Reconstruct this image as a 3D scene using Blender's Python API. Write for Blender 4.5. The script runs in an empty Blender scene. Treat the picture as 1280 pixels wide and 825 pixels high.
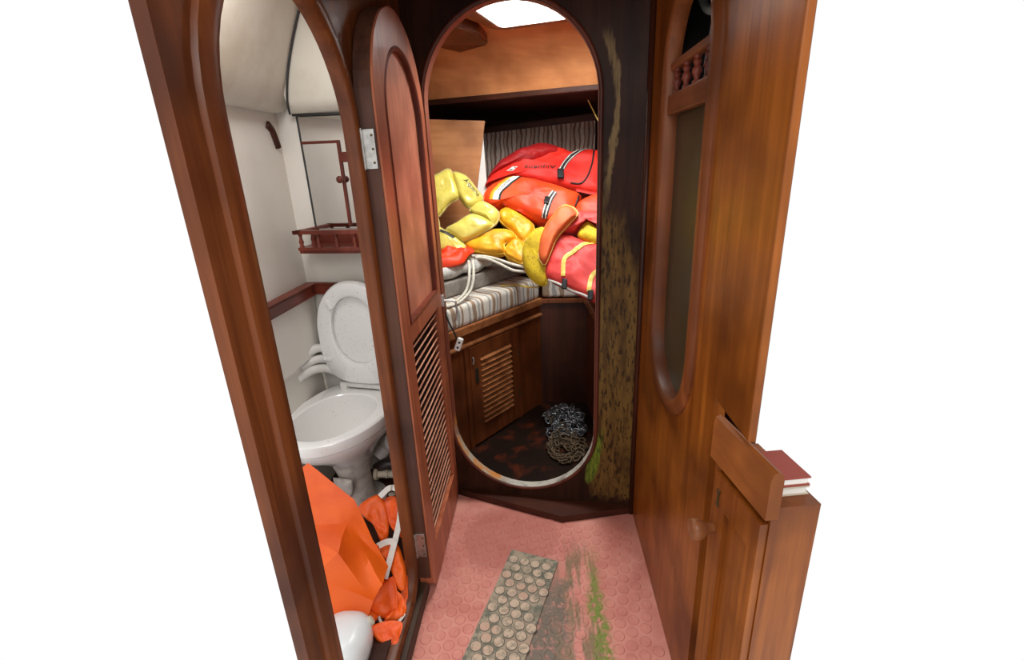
import bpy, bmesh, math, random
from mathutils import Vector, Matrix, noise
from mathutils.bvhtree import BVHTree

random.seed(7)
V = Vector
scene = bpy.context.scene
C = scene.collection
PI = math.pi

# ------------------------------------------------------------------ camera
cam = bpy.data.cameras.new('camera')
cam.sensor_fit = 'HORIZONTAL'; cam.sensor_width = 36.0
cam.lens = 605.0 / 1280.0 * 36.0
cam.clip_start = 0.02
camo = bpy.data.objects.new('camera', cam); C.objects.link(camo)
camo.matrix_world = Matrix(((0.99770996, 0.02239186, 0.06382353, 0.0),
                            (0.05302985, 0.32675743, -0.94361932, 0.0),
                            (-0.0419842, 0.94484294, 0.32482171, 1.45),
                            (0, 0, 0, 1)))
scene.camera = camo

# ------------------------------------------------------------------ world, light, exposure
w = bpy.data.worlds.new('overcast_daylight'); scene.world = w
w.use_nodes = True
bgn = w.node_tree.nodes['Background']
bgn.inputs[0].default_value = (1, 1, 1, 1)
bgn.inputs[1].default_value = 1.0

def area(name, loc, rot, sx, sy, power, col=(1, 1, 1)):
    l = bpy.data.lights.new(name, 'AREA'); l.shape = 'RECTANGLE'
    l.size = sx; l.size_y = sy; l.energy = power; l.color = col
    o = bpy.data.objects.new(name, l); C.objects.link(o)
    o.location = loc; o.rotation_euler = rot
    return o
# daylight through the deck hatch over the forepeak, an added fill lamp under the head's ceiling,
# and daylight down the companionway behind the viewer
area('hatch_daylight', (0.03, 2.178, 2.195), (0, 0, math.radians(-15.7)), 0.50, 0.46, 40, (1.0, 0.97, 0.93))
area('head_fill_light', (-0.70, 1.28, 2.02), (0, 0, 0), 0.30, 0.40, 7.0, (1.0, 0.98, 0.95))  # added lamp to brighten the head, no opening above it
area('companionway_daylight', (0.0, -0.55, 2.35), (math.radians(38), 0, 0), 0.8, 0.8, 16, (1.0, 0.97, 0.92))

vs = scene.view_settings
vs.view_transform = 'Standard'; vs.look = 'None'; vs.exposure = 0.0; vs.gamma = 1.0
vs.use_curve_mapping = False
scene.cycles.use_denoising = True
scene.cycles.max_bounces = 8
scene.cycles.transparent_max_bounces = 8

# ------------------------------------------------------------------ object helpers
def finish(name, bm, mats, base=None, smooth=False, angle=None):
    me = bpy.data.meshes.new(name)
    if base is not None:
        bmesh.ops.translate(bm, vec=-V(base), verts=bm.verts)
    bmesh.ops.recalc_face_normals(bm, faces=bm.faces)
    if smooth:
        for f in bm.faces: f.smooth = True
    bm.to_mesh(me); bm.free()
    if not isinstance(mats, (list, tuple)): mats = [mats]
    for m in mats: me.materials.append(M[m] if isinstance(m, str) else m)
    if smooth and angle:
        me.set_sharp_from_angle(angle=math.radians(angle))
    o = bpy.data.objects.new(name, me); C.objects.link(o)
    if base is not None: o.location = base
    return o

def thing(name, label, cat, loc, group=None):
    o = bpy.data.objects.new(name, None); C.objects.link(o)
    o.empty_display_size = 0.05
    o.location = loc; o['label'] = label; o['category'] = cat
    if group: o['group'] = group
    return o

def wloc(o):
    p = V((0, 0, 0))
    while o: p += V(o.location); o = o.parent
    return p

def part(name, bm, mats, parent, label=None, smooth=False, angle=None, at=None):
    """mesh given in world coordinates, parented (no rotation anywhere in the tree)"""
    pl = wloc(parent)
    base = V(at) if at is not None else pl
    o = finish(name, bm, mats, base, smooth, angle)
    o.parent = parent; o.location = base - pl
    if label: o['label'] = label
    return o

def single(name, bm, mats, label, cat, base, group=None, smooth=False, angle=None):
    o = finish(name, bm, mats, base, smooth, angle)
    o['label'] = label; o['category'] = cat
    if group: o['group'] = group
    return o

def struct(name, bm, mats, label=None, smooth=False, angle=None):
    o = finish(name, bm, mats, V((0, 0, 0)), smooth, angle)
    o['kind'] = 'structure'
    if label: o['label'] = label; 
    return o

# ------------------------------------------------------------------ shape helpers
def NB(): return bmesh.new()

def obox(bm, c, ax, h, bev=0.0, seg=2, mi=0):
    """oriented box: centre, three axes, half sizes"""
    ax = [V(a).normalized() for a in ax]; c = V(c)
    vs_ = []
    for sx in (-1, 1):
        for sy in (-1, 1):
            for sz in (-1, 1):
                vs_.append(bm.verts.new(c + ax[0]*h[0]*sx + ax[1]*h[1]*sy + ax[2]*h[2]*sz))
    idx = [(0,1,3,2),(4,6,7,5),(0,4,5,1),(2,3,7,6),(0,2,6,4),(1,5,7,3)]
    fs = [bm.faces.new([vs_[i] for i in q]) for q in idx]
    for f in fs: f.material_index = mi
    if bev > 0:
        es = list({e for f in fs for e in f.edges})
        r = bmesh.ops.bevel(bm, geom=es, offset=bev, segments=seg, affect='EDGES', profile=0.5)
        for f in r['faces']: f.material_index = mi
    return bm

XYZ = ((1,0,0),(0,1,0),(0,0,1))
def box(bm, lo, hi, bev=0.0, seg=2, mi=0):
    c = [(a+b)/2 for a, b in zip(lo, hi)]; h = [abs(b-a)/2 for a, b in zip(lo, hi)]
    return obox(bm, c, XYZ, h, bev, seg, mi)

def prism(bm, poly, ext, mi=0):
    """closed prism over a 3-D polygon, extruded by a vector"""
    ext = V(ext)
    a = [bm.verts.new(V(p)) for p in poly]; b = [bm.verts.new(V(p)+ext) for p in poly]
    n = len(a)
    fs = [bm.faces.new(a), bm.faces.new(b[::-1])]
    for i in range(n):
        fs.append(bm.faces.new((a[i], b[i], b[(i+1) % n], a[(i+1) % n])))
    for f in fs: f.material_index = mi
    return bm

def loft(bm, loops, cap0=True, cap1=True, closed=True, mi=0):
    rows = [[bm.verts.new(V(p)) for p in L] for L in loops]
    n = len(rows[0])
    for r0, r1 in zip(rows, rows[1:]):
        for i in range(n if closed else n-1):
            f = bm.faces.new((r0[i], r0[(i+1) % n], r1[(i+1) % n], r1[i])); f.material_index = mi
    if cap0: bm.faces.new(rows[0][::-1]).material_index = mi
    if cap1: bm.faces.new(rows[-1]).material_index = mi
    return rows

def lathe(bm, base, axis, prof, n=20, mi=0):
    base = V(base); axis = V(axis).normalized()
    t = V((1,0,0)) if abs(axis.x) < 0.8 else V((0,1,0))
    e1 = axis.cross(t).normalized(); e2 = axis.cross(e1)
    loops = []
    for r, h in prof:
        loops.append([base + axis*h + (e1*math.cos(2*PI*i/n) + e2*math.sin(2*PI*i/n))*max(r, 1e-4) for i in range(n)])
    loft(bm, loops, mi=mi)
    return bm

def crom(pts, k=6, closed=False):
    pts = [V(p) for p in pts]; n = len(pts); out = []
    rng = n if closed else n-1
    for i in range(rng):
        if closed: p0, p1, p2, p3 = (pts[(i+j) % n] for j in (-1, 0, 1, 2))
        else:
            p0 = pts[max(i-1, 0)]; p1 = pts[i]; p2 = pts[i+1]; p3 = pts[min(i+2, n-1)]
        for j in range(k):
            t = j/k
            out.append(0.5*((2*p1) + (p2-p0)*t + (2*p0-5*p1+4*p2-p3)*t*t + (3*p1-p0-3*p2+p3)*t**3))
    if not closed: out.append(pts[-1])
    return out

def tube(bm, pts, r, n=8, closed=False, mi=0):
    pts = [V(p) for p in pts]; m = len(pts); loops = []; prev = None
    for i, p in enumerate(pts):
        if closed: t = pts[(i+1) % m] - pts[i-1]
        else: t = pts[min(i+1, m-1)] - pts[max(i-1, 0)]
        t.normalize()
        if prev is None:
            a = V((0,0,1)) if abs(t.z) < 0.9 else V((1,0,0)); e = t.cross(a).normalized()
        else:
            e = (prev - t*prev.dot(t)).normalized()
        prev = e; g = t.cross(e)
        rr = r[i] if isinstance(r, (list, tuple)) else r
        loops.append([p + (e*math.cos(2*PI*j/n) + g*math.sin(2*PI*j/n))*rr for j in range(n)])
    if closed:
        loops.append(loops[0]); 
        loft(bm, loops, False, False, mi=mi); bmesh.ops.remove_doubles(bm, verts=bm.verts, dist=1e-6)
    else: loft(bm, loops, mi=mi)
    return bm

def stadium(cu, v0, v1, r, n=24):
    """closed capsule outline: half circles below v0 and above v1"""
    P = []
    for i in range(n+1):
        a = PI*i/n; P.append((cu + r*math.cos(a), v1 + r*math.sin(a)))
    for i in range(n+1):
        a = PI + PI*i/n; P.append((cu + r*math.cos(a), v0 + r*math.sin(a)))
    return P

def resample(P, maxlen):
    out = []
    for i in range(len(P)):
        a = P[i]; b = P[(i+1) % len(P)]
        d = math.hypot(b[0]-a[0], b[1]-a[1]); k = max(1, int(d/maxlen))
        for j in range(k):
            out.append((a[0]+(b[0]-a[0])*j/k, a[1]+(b[1]-a[1])*j/k))
    return out

def holeplate(bm, to3, hole, rect, ext, centre, mi=0, mi_hole=None):
    """plate with a hole: hole outline (star-shaped about centre), rect = (u0,v0,u1,v1)"""
    ext = V(ext); u0, v0, u1, v1 = rect; cu, cv = centre
    hole = resample(hole, 0.08)
    ring = [(math.atan2(p[1]-cv, p[0]-cu), p) for p in hole]
    def onrect(a):
        dx, dy = math.cos(a), math.sin(a); t = 1e9
        if dx > 1e-9: t = min(t, (u1-cu)/dx)
        if dx < -1e-9: t = min(t, (u0-cu)/dx)
        if dy > 1e-9: t = min(t, (v1-cv)/dy)
        if dy < -1e-9: t = min(t, (v0-cv)/dy)
        return (cu+dx*t, cv+dy*t)
    outer = [onrect(a) for a, _ in ring]
    for c in ((u0,v0),(u1,v0),(u1,v1),(u0,v1)):
        k = min(range(len(outer)), key=lambda i: (outer[i][0]-c[0])**2+(outer[i][1]-c[1])**2); outer[k] = c
    inner = [p for _, p in ring]; n = len(inner)
    A = [bm.verts.new(V(to3(*p))) for p in inner]; B = [bm.verts.new(V(to3(*p))) for p in outer]
    A2 = [bm.verts.new(V(to3(*p))+ext) for p in inner]; B2 = [bm.verts.new(V(to3(*p))+ext) for p in outer]
    for i in range(n):
        j = (i+1) % n
        for q, m_ in (((A[i],A[j],B[j],B[i]), mi), ((A2[j],A2[i],B2[i],B2[j]), mi),
                      ((A[j],A[i],A2[i],A2[j]), mi if mi_hole is None else mi_hole), ((B[i],B[j],B2[j],B2[i]), mi)):
            try: bm.faces.new(q).material_index = m_
            except ValueError: pass
    return bm

def ringsweep(bm, P, to3, nrm, prof, mi=0):
    """sweep a profile [(outward, along nrm)...] round a closed planar path P"""
    nrm = V(nrm); n = len(P); loops = []
    area_ = sum(P[i][0]*P[(i+1) % n][1]-P[(i+1) % n][0]*P[i][1] for i in range(n))
    sg = 1 if area_ > 0 else -1
    for o, h in prof:
        L = []
        for i in range(n):
            a = P[i-1]; b = P[(i+1) % n]; tx, ty = b[0]-a[0], b[1]-a[1]; l = math.hypot(tx, ty) or 1
            ox, oy = ty/l*sg, -tx/l*sg
            L.append(V(to3(P[i][0]+ox*o, P[i][1]+oy*o)) + nrm*h)
        loops.append(L)
    loops.append(loops[0])
    loft(bm, loops, False, False, mi=mi); bmesh.ops.remove_doubles(bm, verts=bm.verts, dist=1e-6)
    return bm

def halfround(w, h, n=6, o0=0.0):
    """moulding profile: rises from the wall in a rounded hump, width w, height h"""
    P = [(o0, -0.002)]
    for i in range(n+1):
        a = PI*i/n; P.append((o0 + w/2 - w/2*math.cos(a), h*0.35 + h*0.65*math.sin(a)))
    P.append((o0 + w, -0.002))
    return P

def puff(bm, fr, out, hf, hb, p=2.2, wr=0.006, ws=14.0, seed=0, nr=9, sm=4, lift=0.0, mi=0, seam=0.0):
    """padded bag: closed outline (u,v) in frame fr, bulging hf in front and hb behind"""
    o, e1, e2 = (V(x) for x in fr); nn = e1.cross(e2)
    if nn.dot(V((0,-1,0.6))) < 0: nn = -nn
    L = crom([V((a[0], a[1], 0)) for a in out], sm, True)
    n = len(L); c = sum(L, V((0,0,0)))/n
    rnd = V((seed*3.7, seed*1.3, seed*7.1))
    def pt(q, r, side):
        h = (hf if side > 0 else -hb)*(max(0.0, 1-r**p))**0.5
        w_ = o + e1*q.x + e2*q.y
        nz = noise.noise(w_*ws + rnd)*wr + (.35-abs(noise.noise(w_*ws*1.7 + rnd*2)))*wr*0.9 + (.3-abs(noise.noise(w_*ws*3.7 + rnd)))*wr*.4
        return w_ + nn*(h + lift + nz*(0.3+0.7*min(1, (1-r)*4))*(1 if side > 0 else .3))
    def rows(side):
        R_ = []
        for k in range(1, nr+1):
            r = (k/nr)**0.8
            R_.append([bm.verts.new(pt(c + (q-c)*r, r, side)) for q in L])
        return R_
    top = rows(1); bot = rows(-1)
    ct = bm.verts.new(pt(c, 0, 1)); cb = bm.verts.new(pt(c, 0, -1))
    fs = []
    for R_, cc in ((top, ct), (bot, cb)):
        for i in range(n): fs.append(bm.faces.new((cc, R_[0][i], R_[0][(i+1) % n])))
        for a, b in zip(R_, R_[1:]):
            for i in range(n):
                j = (i+1) % n; fs.append(bm.faces.new((a[i], b[i], b[j], a[j])))
    for i in range(n):
        j = (i+1) % n; fs.append(bm.faces.new((top[-1][i], top[-1][j], bot[-1][j], bot[-1][i])))
    for f in fs: f.material_index = mi
    bmesh.ops.remove_doubles(bm, verts=bm.verts, dist=1e-5)
    return nn, [o + e1*q.x + e2*q.y + nn*lift for q in L]

def seamtube(bm, loop, r, mi=0): tube(bm, loop, r, 6, True, mi)

class Drape:
    """puts flat things (webbing, print) on a padded surface along its frame normal"""
    def __init__(s, ob, fr):
        me = ob.data; base = wloc(ob)
        s.b = BVHTree.FromPolygons([v.co + base for v in me.vertices], [list(p.vertices) for p in me.polygons])
        s.o, s.e1, s.e2 = (V(x) for x in fr); s.n = s.e1.cross(s.e2)
        if s.n.dot(V((0,-1,0.6))) < 0: s.n = -s.n
    def at(s, u, v, d=0.003):
        q = s.o + s.e1*u + s.e2*v
        h = s.b.ray_cast(q + s.n*0.6, -s.n)
        if h[0] is None: 
            h = s.b.find_nearest(q)
        return h[0] + s.n*d
    def ribbon(s, bm, uv, width, d=0.003, th=0.0025, mi=0, off=0.0, k=6):
        L = crom([V((a[0], a[1], 0)) for a in uv], k)
        rows = []
        for i, q in enumerate(L):
            t = (L[min(i+1, len(L)-1)] - L[max(i-1, 0)]).normalized(); g = V((-t.y, t.x, 0))
            l = s.at(*(q + g*(off - width/2)).xy, d); c = s.at(*(q + g*off).xy, d+0.001); r = s.at(*(q + g*(off + width/2)).xy, d)
            rows.append([l, c, r, r - s.n*th, l - s.n*th])
        loft(bm, rows, True, True, True, mi)
    def quad(s, bm, uv4, d=0.003, nx=6, ny=4, mi=0, th=0.002):
        a, b, c, e = (V((p[0], p[1], 0)) for p in uv4)
        def P(i, j):
            x, y = i/nx, j/ny; q = (a*(1-x)+b*x)*(1-y) + (e*(1-x)+c*x)*y; return s.at(q.x, q.y, d)
        g = [[bm.verts.new(P(i, j)) for i in range(nx+1)] for j in range(ny+1)]
        for j in range(ny):
            for i in range(nx): bm.faces.new((g[j][i], g[j][i+1], g[j+1][i+1], g[j+1][i])).material_index = mi

def text_geo(s):
    cu = bpy.data.curves.new('txt', 'FONT'); cu.body = s; cu.size = 1.0; cu.align_x = 'LEFT'; cu.resolution_u = 3
    ob = bpy.data.objects.new('txt', cu); C.objects.link(ob)
    bpy.context.view_layer.update()
    me = bpy.data.meshes.new_from_object(ob)
    C.objects.unlink(ob); bpy.data.objects.remove(ob)
    vs_ = [v.co.copy() for v in me.vertices]; fs = [list(p.vertices) for p in me.polygons]
    return vs_, fs

def drape_text(bm, dr, s, a, b, height, d=0.0035, slant=0.0):
    """writes s from uv point a to uv point b"""
    vs_, fs = text_geo(s)
    w_ = max(v.x for v in vs_); hh = 0.72
    a = V((a[0], a[1], 0)); b = V((b[0], b[1], 0)); t = (b-a); g = V((-t.y, t.x, 0)).normalized()*height
    nv = []
    for v in vs_:
        q = a + t*((v.x + slant*v.y)/w_) + g*(v.y/hh); nv.append(bm.verts.new(dr.at(q.x, q.y, d)))
    for f in fs:
        try: bm.faces.new([nv[i] for i in f])
        except ValueError: pass

# ------------------------------------------------------------------ materials
M = {}
class NT:
    def __init__(s, name):
        s.m = bpy.data.materials.new(name); s.m.use_nodes = True
        s.t = s.m.node_tree; s.b = s.t.nodes['Principled BSDF']; M[name] = s.m
        tc = s.t.nodes.new('ShaderNodeTexCoord'); s.obj = tc.outputs['Object']
        s.gen = tc.outputs['Generated']
        g = s.t.nodes.new('ShaderNodeNewGeometry'); s.pos = g.outputs['Position']
    def n(s, t): return s.t.nodes.new(t)
    def lk(s, a, b): s.t.links.new(a, b)
    def val(s, x, sock):
        if isinstance(x, (int, float)): sock.default_value = x
        elif isinstance(x, (tuple, list)): sock.default_value = (*x, 1) if len(x) == 3 and sock.type == 'RGBA' else x
        else: s.lk(x, sock)
    def math(s, op, a, b=0.0, c=0.0):
        n = s.n('ShaderNodeMath'); n.operation = op
        s.val(a, n.inputs[0]); s.val(b, n.inputs[1]); s.val(c, n.inputs[2]); return n.outputs[0]
    def sep(s, v):
        n = s.n('ShaderNodeSeparateXYZ'); s.lk(v, n.inputs[0]); return n.outputs
    def map(s, v, sc, loc=(0,0,0), rot=(0,0,0)):
        n = s.n('ShaderNodeMapping'); s.lk(v, n.inputs[0])
        n.inputs['Scale'].default_value = sc; n.inputs['Location'].default_value = loc; n.inputs['Rotation'].default_value = rot
        return n.outputs[0]
    def noise(s, v, sc=5, det=4, rough=.55, dist=0.0):
        n = s.n('ShaderNodeTexNoise'); s.lk(v, n.inputs['Vector'])
        n.inputs['Scale'].default_value = sc; n.inputs['Detail'].default_value = det
        n.inputs['Roughness'].default_value = rough; n.inputs['Distortion'].default_value = dist
        return n.outputs['Fac']
    def ramp(s, f, stops):
        n = s.n('ShaderNodeValToRGB'); s.lk(f, n.inputs[0]); e = n.color_ramp.elements
        while len(e) < len(stops): e.new(0.5)
        for k, (p, c) in zip(e, stops):
            k.position = p; k.color = (*c, 1) if isinstance(c, tuple) else (c, c, c, 1)
        return n.outputs[0]
    def mix(s, f, a, b, mode='MIX'):
        n = s.n('ShaderNodeMix'); n.data_type = 'RGBA'; n.blend_type = mode
        s.val(f, n.inputs[0]); s.val(a, n.inputs[6]); s.val(b, n.inputs[7]); return n.outputs[2]
    def sstep(s, x, a, b):
        n = s.n('ShaderNodeMapRange'); n.interpolation_type = 'SMOOTHSTEP'
        s.val(x, n.inputs[0]); n.inputs[1].default_value = a; n.inputs[2].default_value = b
        return n.outputs[0]
    def bump(s, f, strength=.2, dist=.002):
        n = s.n('ShaderNodeBump'); n.inputs['Strength'].default_value = strength; n.inputs['Distance'].default_value = dist
        s.lk(f, n.inputs['Height']); s.lk(n.outputs[0], s.b.inputs['Normal'])
    def col(s, c): s.val(c, s.b.inputs['Base Color']); return s
    def set(s, **k):
        for a, b in k.items(): s.val(b, s.b.inputs[{'rough':'Roughness','metal':'Metallic','spec':'Specular IOR Level','coat':'Coat Weight','coatr':'Coat Roughness','alpha':'Alpha','trans':'Transmission Weight','sheen':'Sheen Weight','sss':'Subsurface Weight'}[a]])
        return s

def srgb(r, g, b):
    f = lambda c: (c/255/12.92) if c/255 <= .04045 else ((c/255+.055)/1.055)**2.4
    return (f(r), f(g), f(b))

def wood(name, dark, light, axis='z', rough=.38, sc=1.0, wear=None):
    t = NT(name)
    k = {'x': (1.2, 26, 26), 'y': (26, 1.2, 26), 'z': (26, 26, 1.2)}[axis]
    g = t.noise(t.map(t.pos, tuple(a*sc for a in k)), 1.0, 6, .6, .6)
    g2 = t.noise(t.map(t.pos, tuple(a*sc*3.2 for a in k)), 1.0, 3, .6)
    f = t.math('ADD', t.math('MULTIPLY', g, .7), t.math('MULTIPLY', g2, .3))
    c = t.ramp(f, [(.33, dark), (.5, tuple((a+b)/2 for a, b in zip(dark, light))), (.68, light)])
    big = t.noise(t.pos, 3.0, 3)
    c = t.mix(t.sstep(big, .40, .72), c, tuple(a*.72 for a in dark))
    if wear:
        sp = t.noise(t.map(t.pos, tuple(a*sc*1.6 for a in k)), 1.0, 3, .7)
        c = t.mix(t.math('MULTIPLY', t.sstep(sp, .63, .70), .55), c, wear)
    t.col(c).set(rough=t.math('ADD', rough, t.math('MULTIPLY', t.math('SUBTRACT', big, .5), .25)))
    t.set(spec=.30); t.bump(g2, .08, .001)
    return t

def plain(name, c, rough=.5, nsc=None, namt=.15, bump=0, **k):
    t = NT(name)
    if nsc:
        n = t.noise(t.pos, nsc, 4)
        t.col(t.mix(t.sstep(n, .35, .7), c, tuple(a*(1-namt) for a in c)))
        if bump: t.bump(n, bump, .003)
    else: t.col(c)
    t.set(rough=rough, **k); return t

TD, TL = (.115, .026, .008), (.30, .082, .024)
wood('teak_z', TD, TL, 'z'); wood('teak_y', TD, TL, 'y'); wood('teak_x', TD, TL, 'x')
wood('wall_teak', (.165, .038, .004), (.43, .128, .016), 'z', .34)
wood('door_teak', (.27, .065, .026), (.52, .165, .08), 'z', .4)
wood('door_edge', (.045, .016, .010), (.12, .045, .025), 'z', .5)
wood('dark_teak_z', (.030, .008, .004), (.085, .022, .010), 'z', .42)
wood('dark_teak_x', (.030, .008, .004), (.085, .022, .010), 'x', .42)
wood('cabinet_teak', (.085, .020, .006), (.23, .062, .017), 'z', .35)
wood('cabinet_rail', (.15, .045, .015), (.42, .16, .06), 'x', .3)
wood('slat_teak', (.28, .09, .05), (.66, .33, .22), 'y', .42)
wood('plywood', (.42, .15, .045), (.60, .26, .09), 'x', .5, .5)
wood('red_wood', (.10, .018, .010), (.22, .045, .025), 'z', .4)
wood('sill_wood', (.035, .018, .010), (.11, .06, .035), 'y', .55)
t = wood('deckhead_ply', (.56, .20, .07), (.80, .36, .15), 'x', .42, .35)
wood('coaming_wood', (.20, .065, .025), (.40, .16, .07), 'x', .4)
wood('door_panel', (.42, .13, .07), (.72, .28, .17), 'z', .42)
wood('jamb_teak', (.085, .020, .006), (.25, .070, .018), 'z', .38)
wood('rail_teak', (.24, .062, .009), (.48, .15, .026), 'y', .55)
wood('oval_teak', (.115, .028, .006), (.30, .085, .022), 'z', .42)
wood('oval_trim', (.06, .013, .007), (.16, .036, .018), 'z', .4)

plain('white_paint', (.70, .68, .63), .5, 5, .10)
t = NT('head_gelcoat')
n1 = t.noise(t.pos, 2.2, 3); n2 = t.noise(t.map(t.pos, (9, 9, 2)), 1.0, 5, .7)
c = t.mix(t.sstep(n1, .4, .7), (.72, .69, .63), (.62, .585, .52))
c = t.mix(t.math('MULTIPLY', t.sstep(n2, .66, .74), .5), c, (.45, .33, .20))
t.col(c).set(rough=.45)
t = NT('head_vinyl')
n1 = t.noise(t.pos, 3.0, 5, .6)
t.col(t.mix(t.sstep(n1, .42, .72), (.66, .63, .55), (.52, .47, .37))).set(rough=.55); t.bump(t.noise(t.pos, 220, 2), .08, .001)
t = NT('porcelain')
n1 = t.noise(t.pos, 90, 2, .6); n0 = t.noise(t.pos, 6, 3)
c = t.mix(t.math('MULTIPLY', t.sstep(n1, .66, .72), .35), (.80, .79, .77), (.35, .31, .26))
t.col(c).set(rough=.16, coat=.3)
t = NT('seat_plastic')
n1 = t.noise(t.pos, 120, 2, .6)
c = t.mix(t.math('MULTIPLY', t.sstep(n1, .62, .70), .55), (.74, .735, .72), (.33, .31, .28))
t.col(c).set(rough=.35)
plain('aged_porcelain', (.62, .58, .53), .35, 30, .35)
plain('pvc_white', (.72, .71, .68), .35, 20, .12)
plain('pvc_cream', (.62, .56, .44), .45, 25, .2)
plain('black_rubber', (.012, .011, .010), .6)
plain('dark_plastic', (.03, .02, .018), .4)
plain('seam_black', (.03, .03, .03), .6)
plain('steel', (.55, .53, .50), .32, 60, .3, metal=.9)
plain('brass_dark', (.10, .075, .035), .45, metal=.7)
plain('aluminium_white', (.82, .84, .85), .35)
plain('galvanised', (.30, .31, .33), .38, 40, .45, metal=.85)
plain('rust_chain', (.12, .075, .04), .6, 40, .4, metal=.4)
t = NT('mirror'); t.col((.86, .88, .87)).set(rough=.03, metal=1.0)
t = NT('dark_glass')
n1 = t.noise(t.pos, 160, 3, .7); t.col(t.mix(n1, (.030, .023, .010), (.075, .056, .028))).set(rough=.28); t.bump(n1, .25, .002)
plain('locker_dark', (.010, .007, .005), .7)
t = NT('hatch_glass')
tr = t.n('ShaderNodeBsdfTransparent'); tr.inputs[0].default_value = (.93, .96, .97, 1)
gl = t.n('ShaderNodeBsdfGlossy'); gl.inputs['Roughness'].default_value = .05
mx = t.n('ShaderNodeMixShader'); mx.inputs[0].default_value = .06
t.lk(tr.outputs[0], mx.inputs[1]); t.lk(gl.outputs[0], mx.inputs[2])
t.lk(mx.outputs[0], t.t.nodes['Material Output'].inputs[0])

def cloth(name, c, c2, rough=.7, sc=9, weave=500, bump=.15, sheen=0.0, spots=None):
    t = NT(name); n1 = t.noise(t.pos, sc, 4, .6)
    cc = t.mix(t.sstep(n1, .38, .70), c, c2)
    if spots:
        n2 = t.noise(t.pos, spots[1], 2, .6); cc = t.mix(t.math('MULTIPLY', t.sstep(n2, spots[2], spots[2]+.06), spots[3]), cc, spots[0])
    t.col(cc).set(rough=rough, sheen=sheen); t.bump(t.noise(t.pos, weave, 2), bump, .0008); return t
cloth('yellow_vinyl', (.72, .60, .12), (.58, .46, .07), .32, 14, 120, .1)
cloth('yellow_piping', (.50, .42, .16), (.36, .26, .10), .7)
cloth('gold_cloth', (.84, .42, .012), (.66, .29, .006), .45, 16)
cloth('gold_piping', (.82, .50, .03), (.68, .36, .02), .5)
cloth('red_cloth', (.88, .022, .008), (.72, .012, .006), .6, 7)
cloth('dark_red_cloth', (.46, .006, .006), (.30, .004, .006), .65, 7)
cloth('orange_red_cloth', (.92, .065, .006), (.82, .035, .006), .55, 6)
cloth('coral_cloth', (.72, .055, .045), (.55, .028, .028), .6, 10, 400, .15, 0, ((.25, .02, .02), 60, .68, .6))
cloth('orange_foam', (.70, .13, .025), (.58, .09, .02), .6, 12, 260)
cloth('yellow_foam', (.68, .47, .01), (.52, .33, .01), .75, 20, 200, .3, 0, ((.10, .08, .01), 130, .60, .75))
cloth('webbing_yellow', (.78, .58, .14), (.62, .43, .06), .5, 20)
plain('webbing_black', (.018, .016, .015), .55); plain('webbing_white', (.74, .72, .66), .6, 30, .15)
plain('buckle_black', (.010, .010, .011), .3)
plain('print_black', (.015, .012, .010), .6); plain('print_white', (.82, .80, .74), .5); plain('print_amber', (.80, .36, .02), .5)
cloth('orange_tarp', (.88, .13, .005), (.74, .085, .004), .5, 5)
cloth('orange_strap', (.88, .12, .006), (.74, .075, .004), .5, 8)
cloth('white_plastic', (.76, .79, .80), (.66, .68, .68), .3, 6, 30, .05)
cloth('pad_white', (.66, .64, .60), (.42, .40, .37), .75, 26, 60, .5)
cloth('pad_grey', (.27, .235, .205), (.20, .17, .15), .85, 40, 300, .3)
cloth('hull_rope', (.66, .62, .53), (.5, .45, .37), .8, 60)
cloth('sack_grey', (.42, .44, .46), (.26, .27, .29), .7, 18)
plain('hose_grey', (.40, .38, .33), .5)
plain('book_red', (.30, .05, .03), .6); plain('book_pale', (.55, .48, .38), .6)

def striped(name, direc, per, cols, dist=.25, rough=.85):
    t = NT(name)
    d = V(direc).normalized()
    x, y, z = t.sep(t.pos)
    s = t.math('ADD', t.math('ADD', t.math('MULTIPLY', x, d.x), t.math('MULTIPLY', y, d.y)), t.math('MULTIPLY', z, d.z))
    wob = t.math('MULTIPLY', t.math('SUBTRACT', t.noise(t.pos, 9, 2), .5), per*dist)
    f = t.math('FRACT', t.math('DIVIDE', t.math('ADD', s, wob), per))
    n = t.n('ShaderNodeValToRGB'); t.lk(f, n.inputs[0]); e = n.color_ramp.elements; n.color_ramp.interpolation = 'CONSTANT'
    while len(e) < len(cols): e.new(.5)
    for k, (p, c) in zip(e, cols): k.position = p; k.color = (*c, 1)
    sp = t.noise(t.pos, 260, 2, .6)
    c = t.mix(t.math('MULTIPLY', t.sstep(sp, .45, .7), .35), n.outputs[0], (.25, .20, .16))
    t.col(c).set(rough=rough); t.bump(t.noise(t.pos, 420, 2), .2, .001)
W_, B_, G_ = (.66, .61, .54), (.30, .20, .13), (.34, .33, .31)
striped('cushion_stripe', (.598, .801, 0), .145, [(0, W_), (.16, G_), (.25, W_), (.36, B_), (.52, W_), (.60, G_), (.70, W_), (.78, B_), (.88, W_)], .22)
striped('back_stripe', (.985, -.174, 0), .085, [(0, (.42,.33,.27)), (.2, (.16,.08,.06)), (.32, (.50,.40,.33)), (.55, (.20,.10,.07)), (.66, (.38,.29,.23)), (.85, (.14,.07,.05))], .5)

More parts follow.
